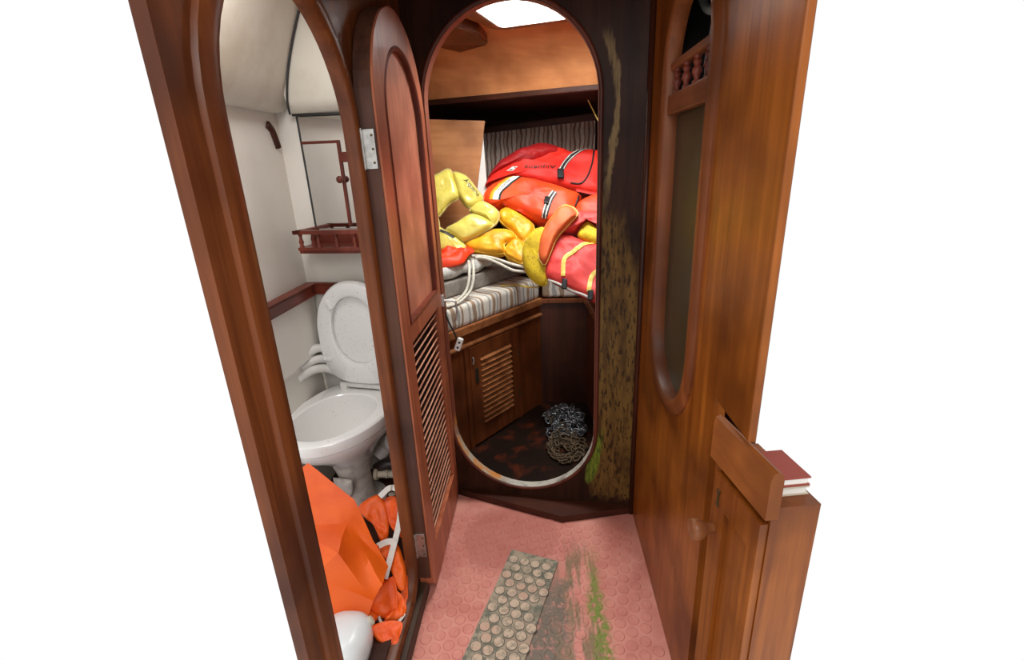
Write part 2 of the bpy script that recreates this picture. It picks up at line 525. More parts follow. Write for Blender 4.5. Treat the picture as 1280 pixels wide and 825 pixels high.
# floor vinyl: pink rubber, wear and algae with shapes of their own
def floor_vinyl(name, base, base2):
    t = NT(name); x, y, z = t.sep(t.pos)
    n1 = t.noise(t.pos, 9, 4, .6); n2 = t.noise(t.pos, 45, 4, .65); n3 = t.noise(t.map(t.pos, (34, 5, 5)), 1.0, 4, .6)
    j = t.math('MULTIPLY', t.math('SUBTRACT', n1, .5), .22)
    c = t.mix(t.sstep(n1, .35, .7), base, base2)
    # darker damp patch in front of the bulkhead step
    d = t.math('ADD', t.math('SQRT', t.math('ADD', t.math('POWER', t.math('DIVIDE', t.math('ADD', x, .15), .21), 2), t.math('POWER', t.math('DIVIDE', t.math('SUBTRACT', y, 1.60), .20), 2))), t.math('MULTIPLY', t.math('ADD', j, t.math('MULTIPLY', t.math('SUBTRACT', n2, .5), .12)), 4))
    c = t.mix(t.math('MULTIPLY', t.math('SUBTRACT', 1.0, t.sstep(d, .80, 1.05)), .55), c, (.36, .09, .07))
    # grey trodden dirt right of the mat
    edge = t.math('SUBTRACT', .039, t.math('MULTIPLY', t.math('SUBTRACT', 1.467, y), .30))
    dirt = t.math('MULTIPLY', t.math('MULTIPLY', t.sstep(t.math('SUBTRACT', x, edge), -.03, .0), t.math('SUBTRACT', 1.0, t.sstep(t.math('ADD', x, j), .035, .085))), t.math('SUBTRACT', 1.0, t.sstep(t.math('ADD', y, j), 1.30, 1.52)))
    c = t.mix(t.math('MULTIPLY', dirt, t.math('MULTIPLY', t.sstep(n2, .22, .52), .90)), c, (.085, .082, .055))
    # brown streaks
    st = t.math('MULTIPLY', t.math('SUBTRACT', 1.0, t.sstep(t.math('ABSOLUTE', t.math('SUBTRACT', x, .10)), .05, .10)), t.math('SUBTRACT', 1.0, t.sstep(y, 1.45, 1.62)))
    c = t.mix(t.math('MULTIPLY', t.math('MULTIPLY', st, t.sstep(n3, .44, .60)), .85), c, (.16, .115, .05))
    # algae
    ga = t.math('MULTIPLY', t.math('SUBTRACT', 1.0, t.sstep(t.math('ABSOLUTE', t.math('SUBTRACT', t.math('ADD', x, t.math('MULTIPLY', j, .5)), .165)), .008, .040)), t.math('SUBTRACT', 1.0, t.sstep(t.math('ADD', y, j), 1.30, 1.58)))
    c = t.mix(t.math('MULTIPLY', ga, t.sstep(n2, .36, .56)), c, (.15, .20, .014))
    t.col(c).set(rough=.55); t.bump(n2, .10, .001)
floor_vinyl('floor_pink', (.60, .245, .190), (.50, .165, .125))
floor_vinyl('floor_dot', (.59, .225, .172), (.48, .150, .115))
floor_vinyl('floor_dot_rim', (.53, .17, .135), (.44, .12, .095))
t = NT('mat_vinyl'); n1 = t.noise(t.pos, 30, 5, .7); n0 = t.noise(t.pos, 6, 3)
c = t.mix(t.sstep(n1, .40, .62), (.33, .27, .19), (.11, .11, .08)); t.col(t.mix(t.sstep(n0, .5, .75), c, (.36, .24, .17))).set(rough=.7)
t = NT('mat_dot'); n1 = t.noise(t.pos, 60, 4, .7); n0 = t.noise(t.pos, 7, 3)
c = t.mix(t.sstep(n1, .42, .66), (.50, .37, .27), (.24, .20, .14)); t.col(t.mix(t.sstep(n0, .48, .72), c, (.46, .28, .20))).set(rough=.7)
plain('mat_dot_rim', (.12, .10, .075), .8, 40, .4)

# bulkhead: dark varnish, peeled veneer to starboard of the opening
t = wood('bulkhead', (.020, .008, .005), (.055, .018, .010), 'z', .4)
x, y, z = t.sep(t.pos)
prev = t.b.inputs['Base Color'].links[0].from_socket
n1 = t.noise(t.map(t.pos, (7, 7, 2.2)), 1.0, 5, .65); n2 = t.noise(t.map(t.pos, (110, 110, 26)), 1.0, 4, .6); n3 = t.noise(t.map(t.pos, (30, 30, 5)), 1.0, 4, .6)
j = t.math('SUBTRACT', n1, .5)
och = t.mix(t.sstep(n3, .38, .66), (.165, .088, .022), (.075, .036, .011))
och = t.mix(t.math('MULTIPLY', t.sstep(n2, .52, .62), .85), och, (.020, .010, .005))
mx_ = t.math('MULTIPLY', t.sstep(t.math('ADD', x, t.math('MULTIPLY', j, .06)), .17, .19), t.math('SUBTRACT', 1.0, t.sstep(t.math('ADD', t.math('ADD', z, t.math('MULTIPLY', x, 1.6)), t.math('MULTIPLY', j, 1.0)), 1.52, 1.75)))
bt = t.sstep(t.math('ADD', z, t.math('MULTIPLY', t.math('SUBTRACT', n2, .5), .25)), .055, .075)
c = t.mix(t.math('MULTIPLY', mx_, bt), prev, och)
# pale peeled streak running up beside the arch
cx_ = t.math('ADD', .245, t.math('MULTIPLY', t.math('SINE', t.math('MULTIPLY', z, 9.0)), .018))
ps = t.math('MULTIPLY', t.math('SUBTRACT', 1.0, t.sstep(t.math('ABSOLUTE', t.math('ADD', t.math('SUBTRACT', x, cx_), t.math('MULTIPLY', j, .14))), .007, .016)), t.math('MULTIPLY', t.sstep(z, 1.25, 1.45), t.math('SUBTRACT', 1.0, t.sstep(z, 1.78, 1.86))))
c = t.mix(t.math('MULTIPLY', ps, t.sstep(n3, .30, .5)), c, (.23, .15, .065))
# algae at the foot of the opening
dal = t.math('SQRT', t.math('ADD', t.math('POWER', t.math('DIVIDE', t.math('SUBTRACT', x, t.math('ADD', .165, t.math('MULTIPLY', z, .15))), .028), 2), t.math('POWER', t.math('DIVIDE', t.math('SUBTRACT', z, .26), .15), 2)))
al = t.math('SUBTRACT', 1.0, t.sstep(t.math('ADD', dal, t.math('MULTIPLY', t.math('SUBTRACT', n3, .5), 1.2)), .75, 1.05))
c = t.mix(al, c, t.mix(t.sstep(n2, .4, .6), (.16, .20, .02), (.07, .10, .015)))
t.col(c).set(spec=.12); t.bump(t.math('ADD', n2, t.math('MULTIPLY', mx_, .8)), .3, .003)

# worn lining of the bulkhead opening
t = NT('worn_lining'); x, y, z = t.sep(t.pos); n1 = t.noise(t.pos, 16, 5, .7)
lowm = t.math('SUBTRACT', 1.0, t.sstep(t.math('ADD', z, t.math('MULTIPLY', t.math('SUBTRACT', n1, .5), .35)), .30, .42))
leftm = t.math('SUBTRACT', 1.0, t.sstep(t.math('ADD', x, t.math('MULTIPLY', t.math('SUBTRACT', n1, .5), .12)), -.22, -.16))
wc = t.mix(leftm, t.mix(t.sstep(n1, .45, .68), (.50, .47, .41), (.22, .19, .16)), t.mix(t.sstep(n1, .42, .6), (.55, .20, .04), (.40, .33, .24)))
t.col(t.mix(lowm, (.20, .055, .028), wc)).set(rough=.45)

# forepeak sole: wet dark timber with rust
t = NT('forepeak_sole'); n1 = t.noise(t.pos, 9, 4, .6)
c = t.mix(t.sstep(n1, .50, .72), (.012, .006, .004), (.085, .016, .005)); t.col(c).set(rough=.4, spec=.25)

# ================================================================== THE SETTING
XP = -0.46      # port wall face
XS = 0.368      # starboard wall face
YP_END = 0.645  # aft end of the port wall
bulk_y = lambda x: 1.807 - 0.154*x
BN = V((-0.154, -1, 0)).normalized()        # bulkhead normal, towards the viewer
BT = V((1, -0.154, 0)).normalized()

# passage sole
bm = NB(); prism(bm, [(-.50, .30, 0), (.42, .30, 0), (.42, 1.76, 0), (-.50, 1.92, 0)], (0, 0, -.03))
floor = struct('floor', bm, 'floor_pink', 'pink studded rubber floor covering of the passage')

def dots(bm, inside, z0, r=.0185, pitch=.0465, h=.0016, rot=0.0, org=(0, 0), n=18):
    ca, sa = math.cos(rot), math.sin(rot)
    for i in range(-60, 60):
        for k in range(-60, 60):
            u = (i + .5*(k % 2))*pitch; v = k*pitch*.866
            x_ = org[0] + u*ca - v*sa + random.uniform(-.002, .002); y_ = org[1] + u*sa + v*ca + random.uniform(-.002, .002)
            if not inside(x_, y_): continue
            a = [bm.verts.new((x_ + r*math.cos(2*PI*q/n), y_ + r*math.sin(2*PI*q/n), z0)) for q in range(n)]
            b = [bm.verts.new((x_ + r*.87*math.cos(2*PI*q/n), y_ + r*.87*math.sin(2*PI*q/n), z0+h)) for q in range(n)]
            for q in range(n): bm.faces.new((a[q], a[(q+1) % n], b[(q+1) % n], b[q])).material_index = 1
            bm.faces.new(b)
mat_quad = [(-.142, 1.526), (.039, 1.467), (-.150, .84), (-.335, .86)]
def inquad(x_, y_, Q, m=0.0):
    s = 0
    for i in range(4):
        a, b = Q[i], Q[(i+1) % 4]; cr = (b[0]-a[0])*(y_-a[1])-(b[1]-a[1])*(x_-a[0]); L = math.hypot(b[0]-a[0], b[1]-a[1])
        if -cr/L < m: return False
    return True
bm = NB(); dots(bm, lambda a, b: -.44 < a < .345 and .86 < b < bulk_y(a)-.10 and not inquad(a, b, mat_quad, -.02), 0.0, rot=.3)
o = part('raised_dots', bm, ['floor_dot', 'floor_dot_rim'], floor); o['kind'] = 'stuff'

# port wall with the head's arched doorway
pt3 = lambda u, v: (XP, u, v)
PHOLE = []
for i in range(25):
    a = PI*i/24; PHOLE.append((1.01 + .275*math.cos(a), 1.53 + .275*math.sin(a)))
for cu, cv, a0 in ((.735+.11, .075+.11, PI), (1.285-.11, .075+.11, 1.5*PI)):
    for i in range(9): a = a0 + .5*PI*i/8; PHOLE.append((cu + .11*math.cos(a), cv + .11*math.sin(a)))
bm = NB(); holeplate(bm, pt3, PHOLE, (YP_END, 0, 1.876, 2.06), (-.022, 0, 0), (1.01, .9))
wall_port = struct('wall_port', bm, 'jamb_teak', 'varnished teak port wall pierced by the arched head doorway')
bm = NB(); ringsweep(bm, resample(PHOLE, .06), pt3, (1, 0, 0), [(-.012, -.024), (-.012, .004), (-.004, .012), (.012, .013), (.034, .008), (.038, .0), (.038, -.002)])
struct('trim_1', bm, 'jamb_teak', 'rounded teak moulding framing the arched head doorway', True, 50)
# dark weathered sill strip along the foot of the doorway
bm = NB(); box(bm, (XP-.045, .77, .0), (XP+.030, 1.34, .062), .008)
struct('trim_2', bm, 'sill_wood', 'dark weathered wooden sill along the head doorway')

# main bulkhead with the oval opening
bt3 = lambda u, v: (u, bulk_y(u), v)
OV = stadium(-.10, .385, 1.655, .305, 28)
bm = NB(); holeplate(bm, bt3, OV, (-.485, 0, .385, 2.06), (.0, .025, 0), (-.10, 1.02))
wall_fwd = struct('wall_forward', bm, 'bulkhead', 'dark varnished bulkhead with peeling veneer around the tall oval opening')
bm = NB(); ringsweep(bm, resample(OV, .06), bt3, BN, [(-.004, -.006), (-.004, .005), (.001, .010), (.008, .010), (.013, .005), (.013, -.002)])
struct('trim_3', bm, 'oval_trim', 'narrow reddish moulding round the oval bulkhead opening', True, 50)
bm = NB(); ringsweep(bm, resample(OV, .06), bt3, BN, [(.001, -.030), (.001, .006), (-.005, .006), (-.005, -.030)])
struct('trim_4', bm, 'worn_lining', 'worn lining inside the oval bulkhead opening, paint rubbed bare at the bottom', True, 50)
# raking foot of the bulkhead standing on the sole
bm = NB(); prism(bm, [(-.45, bulk_y(-.45)+.03, 0), (-.40, bulk_y(-.40)-.004, 0), (.062, 1.684, 0), (.366, bulk_y(.366)-.008, 0), (.366, bulk_y(.366)+.03, 0)], (0, 0, .032))
struct('trim_5', bm, 'dark_teak_x', 'low dark wedge-shaped step at the foot of the bulkhead')
# corner moulding between bulkhead and starboard wall
bm = NB(); tube(bm, [(.362, bulk_y(.362)-.006, .0), (.362, bulk_y(.362)-.006, 2.06)], .011, 10)
struct('trim_6', bm, 'dark_teak_z', 'slim vertical moulding in the corner beside the peeling bulkhead', True)

# starboard wall with the oval glazed locker
sp3 = lambda u, v: (XS, u, v)
SOV = stadium(1.335, .965, 1.665, .188, 24)
bm = NB(); holeplate(bm, sp3, SOV, (.962, 0, 1.758, 2.06), (.024, 0, 0), (1.335, 1.3))
wall_stb = struct('wall_starboard', bm, 'wall_teak', 'varnished teak starboard wall with an oval glazed locker opening')
bm = NB(); ringsweep(bm, resample(SOV, .06), sp3, (-1, 0, 0), [(-.004, -.026), (-.004, .008), (.002, .015), (.012, .018), (.028, .015), (.040, .006), (.040, -.002)])
struct('trim_7', bm, 'oval_teak', 'rounded teak moulding round the oval locker opening', True, 50)
bm = NB(); box(bm, (XS-.008, .770, .962), (XS+.006, .960, 2.06), .003)
part('stile_panel', bm, 'wall_teak', wall_stb)
# recess behind the oval: glazed below, open shelf above
bm = NB(); box(bm, (XS+.026, 1.10, .72), (XS+.032, 1.60, 1.585))
struct('window_1', bm, 'dark_glass', 'dark pebbled glass panel filling the lower oval of the starboard locker')
bm = NB()
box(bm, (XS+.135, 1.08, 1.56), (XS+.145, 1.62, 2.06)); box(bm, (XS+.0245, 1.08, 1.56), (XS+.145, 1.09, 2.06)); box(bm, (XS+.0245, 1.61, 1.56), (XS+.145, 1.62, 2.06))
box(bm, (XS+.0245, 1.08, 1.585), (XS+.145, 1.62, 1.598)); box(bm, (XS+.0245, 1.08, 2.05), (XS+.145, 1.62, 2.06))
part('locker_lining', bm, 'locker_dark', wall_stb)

# outboard back of the starboard lockers
bm = NB(); box(bm, (XS+.150, 1.10, 0), (XS+.165, 1.76, 2.06))
struct('wall_starboard_outboard', bm, 'dark_teak_z', 'dark wooden outboard back of the starboard lockers')

# deckhead over the passage
bm = NB(); box(bm, (-.50, .574, 2.06), (.42, 1.90, 2.09))
struct('ceiling', bm, 'dark_teak_x', 'dark teak deckhead over the passage')

# ------------------------------------------------------------------ head compartment shell
hw = lambda x: bulk_y(x)          # head forward wall continues the bulkhead line
bm = NB(); prism(bm, [(-1.03, hw(-1.03), .0), (-.482, hw(-.482), 0), (-.482, hw(-.482)+.03, 0), (-1.03, hw(-1.03)+.03, 0)], (0, 0, 2.06))
struct('wall_head_forward', bm, 'head_gelcoat', 'off-white forward wall of the head behind the toilet')
bm = NB(); box(bm, (-1.012, 1.41, 0), (-.997, 1.965, 2.06))
wall_hull = struct('wall_head_hull', bm, 'head_gelcoat', 'off-white outboard wall of the head')
bm = NB(); prism(bm, [(-.997, 1.40, .07), (-.482, .72, .07), (-.482, 1.88, .07), (-.997, 1.955, .07)], (0, 0, .028))
struct('floor_head', bm, 'dark_teak_x', 'dark grimy floor of the head')
bm = NB(); prism(bm, [(-1.012, 1.41, 2.03), (-.482, .75, 2.03), (-.482, 1.88, 2.03), (-1.012, 1.96, 2.03)], (0, 0, .02))
struct('ceiling_head', bm, 'white_paint', 'pale painted ceiling of the head')
# proud lower panels outboard, with the wooden capping rail
bm = NB()
prism(bm, [(-.998, 1.42, .715), (-.975, 1.42, .715), (-.965, 1.42, .965), (-.998, 1.42, .965)], (0, .52, 0))
part('side_panel', bm, 'head_gelcoat', wall_hull)
bm = NB()
loops = []
for p, d in (((-.998, 1.30), (1, 0)), ((-.962, 1.30), (1, 0))): pass
prism(bm, [(-.998, 1.42, .965), (-.950, 1.42, .965), (-.950, 1.932, .965), (-.60, 1.880, .965), (-.60, 1.899, .965), (-.998, 1.96, .965)], (0, 0, .048))
bmesh.ops.bevel(bm, geom=list(bm.edges), offset=.006, segments=2, affect='EDGES')
struct('trim_8', bm, 'red_wood', 'reddish wooden capping rail round the head behind the toilet')
# padded vinyl valance panels under the head's deck
def pad(name, lo, hi, label, bul=.05):
    bm = NB(); n = 10
    return bm
bm = NB(); prof = [(-.996, 1.665), (-.958, 1.668), (-.930, 1.69), (-.893, 1.76), (-.848, 1.86), (-.785, 1.98), (-.745, 2.03), (-.996, 2.03)]
loft(bm, [[(a, y_, b) for a, b in prof] for y_ in (1.41, 1.55, 1.75, 1.935)])
struct('trim_9', bm, 'head_vinyl', 'padded cream vinyl lining along the outboard deck edge of the head', True, 60)
bm = NB(); prof = [(.0, 1.655), (.035, 1.660), (.060, 1.70), (.075, 1.80), (.085, 1.92), (.10, 2.03), (.0, 2.03)]
loft(bm, [[V((x_, hw(x_), 0)) + BN*a + V((0, 0, b)) for a, b in prof] for x_ in (-.905, -.80, -.65, -.483)])
struct('trim_10', bm, 'head_vinyl', 'padded cream vinyl lining above the mirror', True, 60)
bm = NB(); tube(bm, crom([(-.918, hw(-.91)-.036, 1.657), (-.905, hw(-.91)-.066, 1.70), (-.878, hw(-.88)-.080, 1.78), (-.832, hw(-.83)-.090, 1.88), (-.776, hw(-.78)-.098, 1.98), (-.742, hw(-.74)-.103, 2.03)], 5), .0038, 6)
tube(bm, [(-.915, hw(-.915)-.025, 1.655), (-.484, hw(-.484)-.025, 1.645)], .0045, 6)
struct('trim_11', bm, 'seam_black', 'black rubber seam between the padded lining panels', True)

# ------------------------------------------------------------------ forepeak shell (its own axes: s to starboard, t forward)
FO = V((-.10, 1.822, 0)); FS = V((.9627, -.27, 0)).normalized(); FT = V((.27, .9627, 0)).normalized()
fp = lambda s, t, z: FO + FS*s + FT*t + V((0, 0, z))
# curved deckhead front panel
bm = NB(); prof = [(.98, 1.805), (.955, 1.865), (.90, 1.945), (.82, 2.01), (.76, 2.045), (.69, 2.052)]
up = [fp(0, a, b) for a, b in prof]
L0 = [fp(-.95, a, b) for a, b in prof] + [fp(-.95, a+.02, b+.03) for a, b in prof[::-1]]
L1 = [fp(.80, a, b) for a, b in prof] + [fp(.80, a+.02, b+.03) for a, b in prof[::-1]]
loft(bm, [L0, L1]); struct('ceiling_forepeak_front', bm, 'deckhead_ply', 'curved orange-brown plywood deckhead at the front of the forepeak', True, 40)
# flat deckhead round the hatch opening
HS0, HS1, HT0, HT1 = -.255, .33, .10, .655
bm = NB()
holeplate(bm, lambda u, v: fp(u, v, 2.052), [(HS0, HT0), (HS1, HT0), (HS1, HT1), (HS0, HT1)], (-.95, -.16, .80, .70), (0, 0, .03), (.03, .38))
struct('ceiling_forepeak', bm, 'deckhead_ply', 'plywood deckhead round the forepeak hatch')
# dark edge moulding under the front panel, underdeck and shell
bm = NB(); obox(bm, fp(-.07, .985, 1.795), (FS, FT, (0, 0, 1)), (.88, .016, .014), .005)
struct('trim_12', bm, 'dark_teak_x', 'dark moulding along the lower edge of the forepeak deckhead')
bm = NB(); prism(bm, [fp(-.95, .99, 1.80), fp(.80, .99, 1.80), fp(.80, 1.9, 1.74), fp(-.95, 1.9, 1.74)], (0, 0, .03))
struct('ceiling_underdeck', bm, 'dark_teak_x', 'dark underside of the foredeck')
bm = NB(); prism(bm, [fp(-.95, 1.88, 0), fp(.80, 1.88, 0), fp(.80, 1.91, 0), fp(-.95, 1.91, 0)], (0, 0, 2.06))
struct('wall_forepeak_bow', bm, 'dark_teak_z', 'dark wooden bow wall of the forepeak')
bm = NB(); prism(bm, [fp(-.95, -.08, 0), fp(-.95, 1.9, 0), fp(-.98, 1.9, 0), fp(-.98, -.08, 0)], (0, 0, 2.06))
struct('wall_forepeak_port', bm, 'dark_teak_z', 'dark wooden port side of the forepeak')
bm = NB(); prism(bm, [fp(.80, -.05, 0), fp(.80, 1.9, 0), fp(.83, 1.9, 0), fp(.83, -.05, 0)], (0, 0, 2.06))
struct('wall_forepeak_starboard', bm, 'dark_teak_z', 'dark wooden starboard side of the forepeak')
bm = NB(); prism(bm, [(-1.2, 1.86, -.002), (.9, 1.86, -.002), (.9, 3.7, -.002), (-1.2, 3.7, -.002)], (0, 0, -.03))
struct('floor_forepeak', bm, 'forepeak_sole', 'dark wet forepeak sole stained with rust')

# ================================================================== THE HEAD DOOR (folded flat against the port wall)
DX0, DX1 = -.452, -.405           # back and front face
DY0, DY1 = 1.305, 1.862
door = thing('head_door', 'arched teak door with louvred lower half folded open against the port wall', 'door', (-.43, 1.58, 0))
dt3 = lambda u, v: (DX1, u, v)
def arch_outline(y0, y1, z0, zc, rz, corner=.0, n=24):
    c_ = (y0+y1)/2; r = (y1-y0)/2; P = []
    for i in range(n+1): a = PI*i/n; P.append((c_ + r*math.cos(a), zc + rz*math.sin(a)))
    if corner:
        for cu, a0 in ((y0+corner, PI), (y1-corner, 1.5*PI)):
            for i in range(6): a = a0 + .5*PI*i/5; P.append((cu + corner*math.cos(a), z0 + corner + corner*math.sin(a)))
    else: P += [(y0, z0), (y1, z0)]
    return P
OUT = arch_outline(DY0, DY1, .018, 1.60, .278, .07)
PAN = arch_outline(1.395, 1.795, 1.000, 1.585, .195)
LOU = (1.395, .165, 1.795, .935)
# frame: outline minus panel minus louvre opening -> build as arch head, stiles and rails
bm = NB()
def frame_between(out_fn, in_fn, zs, y0, y1): pass
def halfw(z):      # outer half outline: y limits at height z
    if z > 1.60:
        k = math.sqrt(max(0, 1 - ((z-1.60)/.278)**2)); c_ = (DY0+DY1)/2; r = (DY1-DY0)/2; return c_-r*k, c_+r*k
    if z < .088:
        d = .07 - math.sqrt(max(0, .07**2 - (.088-z)**2)); return DY0+d, DY1-d
    return DY0, DY1
def paneln(z):
    if z > 1.585:
        k = math.sqrt(max(0, 1 - ((z-1.585)/.195)**2)); return 1.595-.2*k, 1.595+.2*k
    return 1.395, 1.795
def strip(bm, zs, left, right):
    loops = []
    for z in zs:
        a, b = left(z), right(z)
        loops.append([(DX1, a, z), (DX1, b, z), (DX0, b, z), (DX0, a, z)])
    loft(bm, loops)
zlow = [.018+.07*i/6 for i in range(7)]
zsA = [.018, .03, .045, .06, .075, .088, .165]
strip(bm, zsA, lambda z: halfw(z)[0], lambda z: halfw(z)[1])                      # bottom rail
strip(bm, [.165, .935], lambda z: DY0, lambda z: 1.395); strip(bm, [.165, .935], lambda z: 1.795, lambda z: DY1)
strip(bm, [.935, 1.000], lambda z: DY0, lambda z: DY1)                            # lock rail
zz = [1.0, 1.2, 1.4, 1.585] + [1.60 + .18*math.sin(PI/2*i/12) for i in range(1, 13)]
zz[-1] = 1.7799
strip(bm, zz, lambda z: halfw(z)[0], lambda z: paneln(z)[0]); strip(bm, zz, lambda z: paneln(z)[1], lambda z: halfw(z)[1])
zt = [1.78 + .0979*math.sin(PI/2*i/10) for i in range(11)]
strip(bm, zt, lambda z: halfw(z)[0], lambda z: halfw(z)[1])
bmesh.ops.remove_doubles(bm, verts=bm.verts, dist=.0002)
part('leaf', bm, ['door_teak'], door, 'pinkish teak door frame with arched head')
# dark hinge-side edge of the leaf
bm = NB(); L = []
for z in [.09, .5, 1.0, 1.6] + [1.60 + .27*math.sin(PI/2*i/10) for i in range(1, 11)]:
    y_ = halfw(z)[0]; L.append([(DX1-.006, y_-.004, z), (DX1-.006, y_+.004, z-.002), (DX0-.002, y_+.004, z-.002), (DX0-.002, y_-.004, z)])
loft(bm, L)
part('hinge_edge', bm, 'door_edge', door, 'dark worn edge of the door leaf')
bm = NB(); L = [(p[0], p[1]) for p in PAN]
prism(bm, [(DX1-.014, a, b) for a, b in L], (-.012, 0, 0)); part('upper_panel', bm, 'door_panel', door, 'plain arched panel of the upper half')
bm = NB(); ringsweep(bm, resample(PAN, .05), dt3, (1, 0, 0), [(-.006, -.013), (-.006, .001), (.002, .004), (.007, .001), (.007, -.003)])
part('panel_bead', bm, 'red_wood', door, smooth=True, angle=50)
bm = NB(); box(bm, (DX0, 1.390, .16), (DX0+.006, 1.80, .94)); part('louvre_gap_shade', bm, 'locker_dark', door)  # near-black sheet, shade between the slats put into its colour
NS = 25; sl_me = None
for i in range(NS):
    z = .180 + (.925-.180)*i/(NS-1)
    if sl_me is None:
        bm = NB(); obox(bm, (0, 0, 0), ((math.cos(.95), 0, math.sin(.95)), (0, 1, 0), (-math.sin(.95), 0, math.cos(.95))), (.0130, .202, .0026), .0008, 1)
        o = finish('slat', bm, 'slat_teak'); sl_me = o.data
    else:
        o = bpy.data.objects.new('slat', sl_me); C.objects.link(o)
    o.parent = door; o.location = V((DX1-.020, 1.595, z)) - V(door.location)
# hinges
for hz in (1.50, .235):
    bm = NB()
    box(bm, (XP+.006, 1.288, hz-.048), (XP+.016, 1.300, hz+.048), .001)
    box(bm, (DX0-.004, DY0-.0085, hz-.048), (DX1-.010, DY0-.004, hz+.048), .001)
    h = part('hinge', bm, 'steel', door, 'polished steel butt hinge')
    bm = NB(); tube(bm, [(XP+.011, 1.2965, hz-.050), (XP+.011, 1.2965, hz+.050)], .0055, 10); part('pin', bm, 'steel', h, smooth=True, angle=40)
    for dz in (-.033, 0, .033):
        for dx in (.004, .030):
            bm = NB(); lathe(bm, (DX0+dx, DY0-.0083, hz+dz), (0, -1, 0), [(.0035, 0), (.0035, .0008), (.002, .0012)], 10); part('screw', bm, 'brass_dark', h)
# latch at the free edge, a hook of bent rod
bm = NB(); box(bm, (DX1-.008, DY1-.004, .915), (DX1+.010, DY1+.016, .965), .003)
lt = part('latch', bm, 'steel', door, 'grey metal latch at the free edge')
bm = NB(); tube(bm, crom([(-.398, 1.872, .938), (-.370, 1.878, .936), (-.352, 1.879, .928), (-.349, 1.879, .895), (-.353, 1.879, .862), (-.362, 1.879, .846)], 5), .0045, 8)
part('handle', bm, 'steel', lt, smooth=True)

# black cord with a white plug hanging from the latch
bm = NB(); tube(bm, crom([(-.402, 1.882, .925), (-.398, 1.884, .880), (-.386, 1.886, .835), (-.371, 1.887, .800), (-.362, 1.888, .770)], 6), .004, 8)
pc = thing('light_cord', 'black cord with a white plug hanging at the edge of the arched door', 'cord', (-.36, 1.888, .72))
part('cable', bm, 'black_rubber', pc, smooth=True)
bm = NB(); obox(bm, (-.354, 1.888, .742), ((.93, 0, -.37), (0, 1, 0), (.37, 0, .93)), (.0135, .008, .030), .007, 3)
pl_ = part('plug', bm, 'pvc_white', pc, 'white two-pole plug', smooth=True)
for dz in (-.013, .011):
    bm = NB(); lathe(bm, (-.354+dz*.37, 1.8805, .742+dz*.93), (0, -1, 0), [(.0052, 0), (.0052, .0012), (.003, .0014)], 12); part('hole', bm, 'black_rubber', pl_)

# ================================================================== STARBOARD SIDE
# spindle gallery across the oval
g = thing('spindle_rail', 'little turned-spindle gallery rail across the starboard oval opening', 'rail', (.40, 1.345, 1.575))
bm = NB(); box(bm, (.364, 1.152, 1.560), (.388, 1.518, 1.612), .004); part('bottom_rail', bm, 'teak_y', g)
bm = NB(); box(bm, (.366, 1.152, 1.672), (.390, 1.518, 1.694), .006); part('top_rail', bm, 'teak_y', g)
SPN = [(.010, 0), (.010, .006), (.006, .010), (.008, .018), (.0125, .026), (.0105, .034), (.0065, .040), (.011, .048), (.007, .054), (.010, .058), (.010, .062)]
me = None
for y_ in (1.215, 1.302, 1.388, 1.475):
    if me is None:
        bm = NB(); lathe(bm, (0, 0, 0), (0, 0, 1), SPN, 16); o = finish('spindle', bm, 'red_wood', smooth=True, angle=60); me = o.data
    else: o = bpy.data.objects.new('spindle', me); C.objects.link(o)
    o.parent = g; o.location = V((.377, y_, 1.611)) - V(g.location)
# grey sack and hose on the shelf behind it
bm = NB(); puff(bm, ((.455, 1.36, 1.695), (.05, .99, 0), (-.1, 0, .99)), [(-.17, -.10), (-.05, -.10), (.12, -.10), (.15, -.02), (.06, .08), (.0, .12), (-.10, .10), (-.16, .02)], .030, .03, 2.2, .02, 16, 3)
single('grey_sack', bm, 'sack_grey', 'crumpled grey sack on the shelf behind the spindle rail', 'sack', (.50, 1.42, 1.60), smooth=True)
bm = NB(); tube(bm, crom([(.45, 1.62, 2.03), (.45, 1.60, 1.93), (.452, 1.57, 1.86), (.458, 1.52, 1.815), (.465, 1.44, 1.80), (.47, 1.38, 1.83), (.475, 1.34, 1.90)], 6), .011, 10)
single('hose', bm, 'hose_grey', 'thick grey hose looping down above the grey sack', 'hose', (.45, 1.55, 1.80), smooth=True)

# lower locker near the viewer
LF = V((.362, .905, 0)); LD = V((.14, -1, 0)).normalized(); LN = V((-1, -.14, 0)).normalized()
lp = lambda d, z, n_=0.0: LF + LD*d + LN*n_ + V((0, 0, z))
lk = thing('side_locker', 'low teak locker with fiddle rail and round knob beside the starboard wall', 'locker', LF)
bm = NB(); prism(bm, [lp(.0, 0), lp(.195, 0), lp(.195, 0, -.088), lp(.0, 0, -.088)], (0, 0, .868)); part('body', bm, 'wall_teak', lk)
bm = NB(); L = []
for d in (-.004, .197):
    L.append([lp(d, .845, 0), lp(d, .845, .012), lp(d, .925, .012), lp(d, .938, .008), lp(d, .942, .0), lp(d, .938, -.008), lp(d, .925, -.012), lp(d, .845, -.012)])
loft(bm, L); part('fiddle_rail', bm, 'rail_teak', lk, 'raised rail with a rounded top', True, 40)
DD0, DD1 = .030, .192
bm = NB()
for d0, d1, z0, z1 in ((DD0, .078, .06, .832), (DD1-.03, DD1, .06, .832), (.078, DD1-.03, .06, .13), (.078, DD1-.03, .762, .832)):
    prism(bm, [lp(d0, z0, .001), lp(d1, z0, .001), lp(d1, z0, .016), lp(d0, z0, .016)], (0, 0, z1-z0))
ld = part('door', bm, 'wall_teak', lk, 'framed locker door')
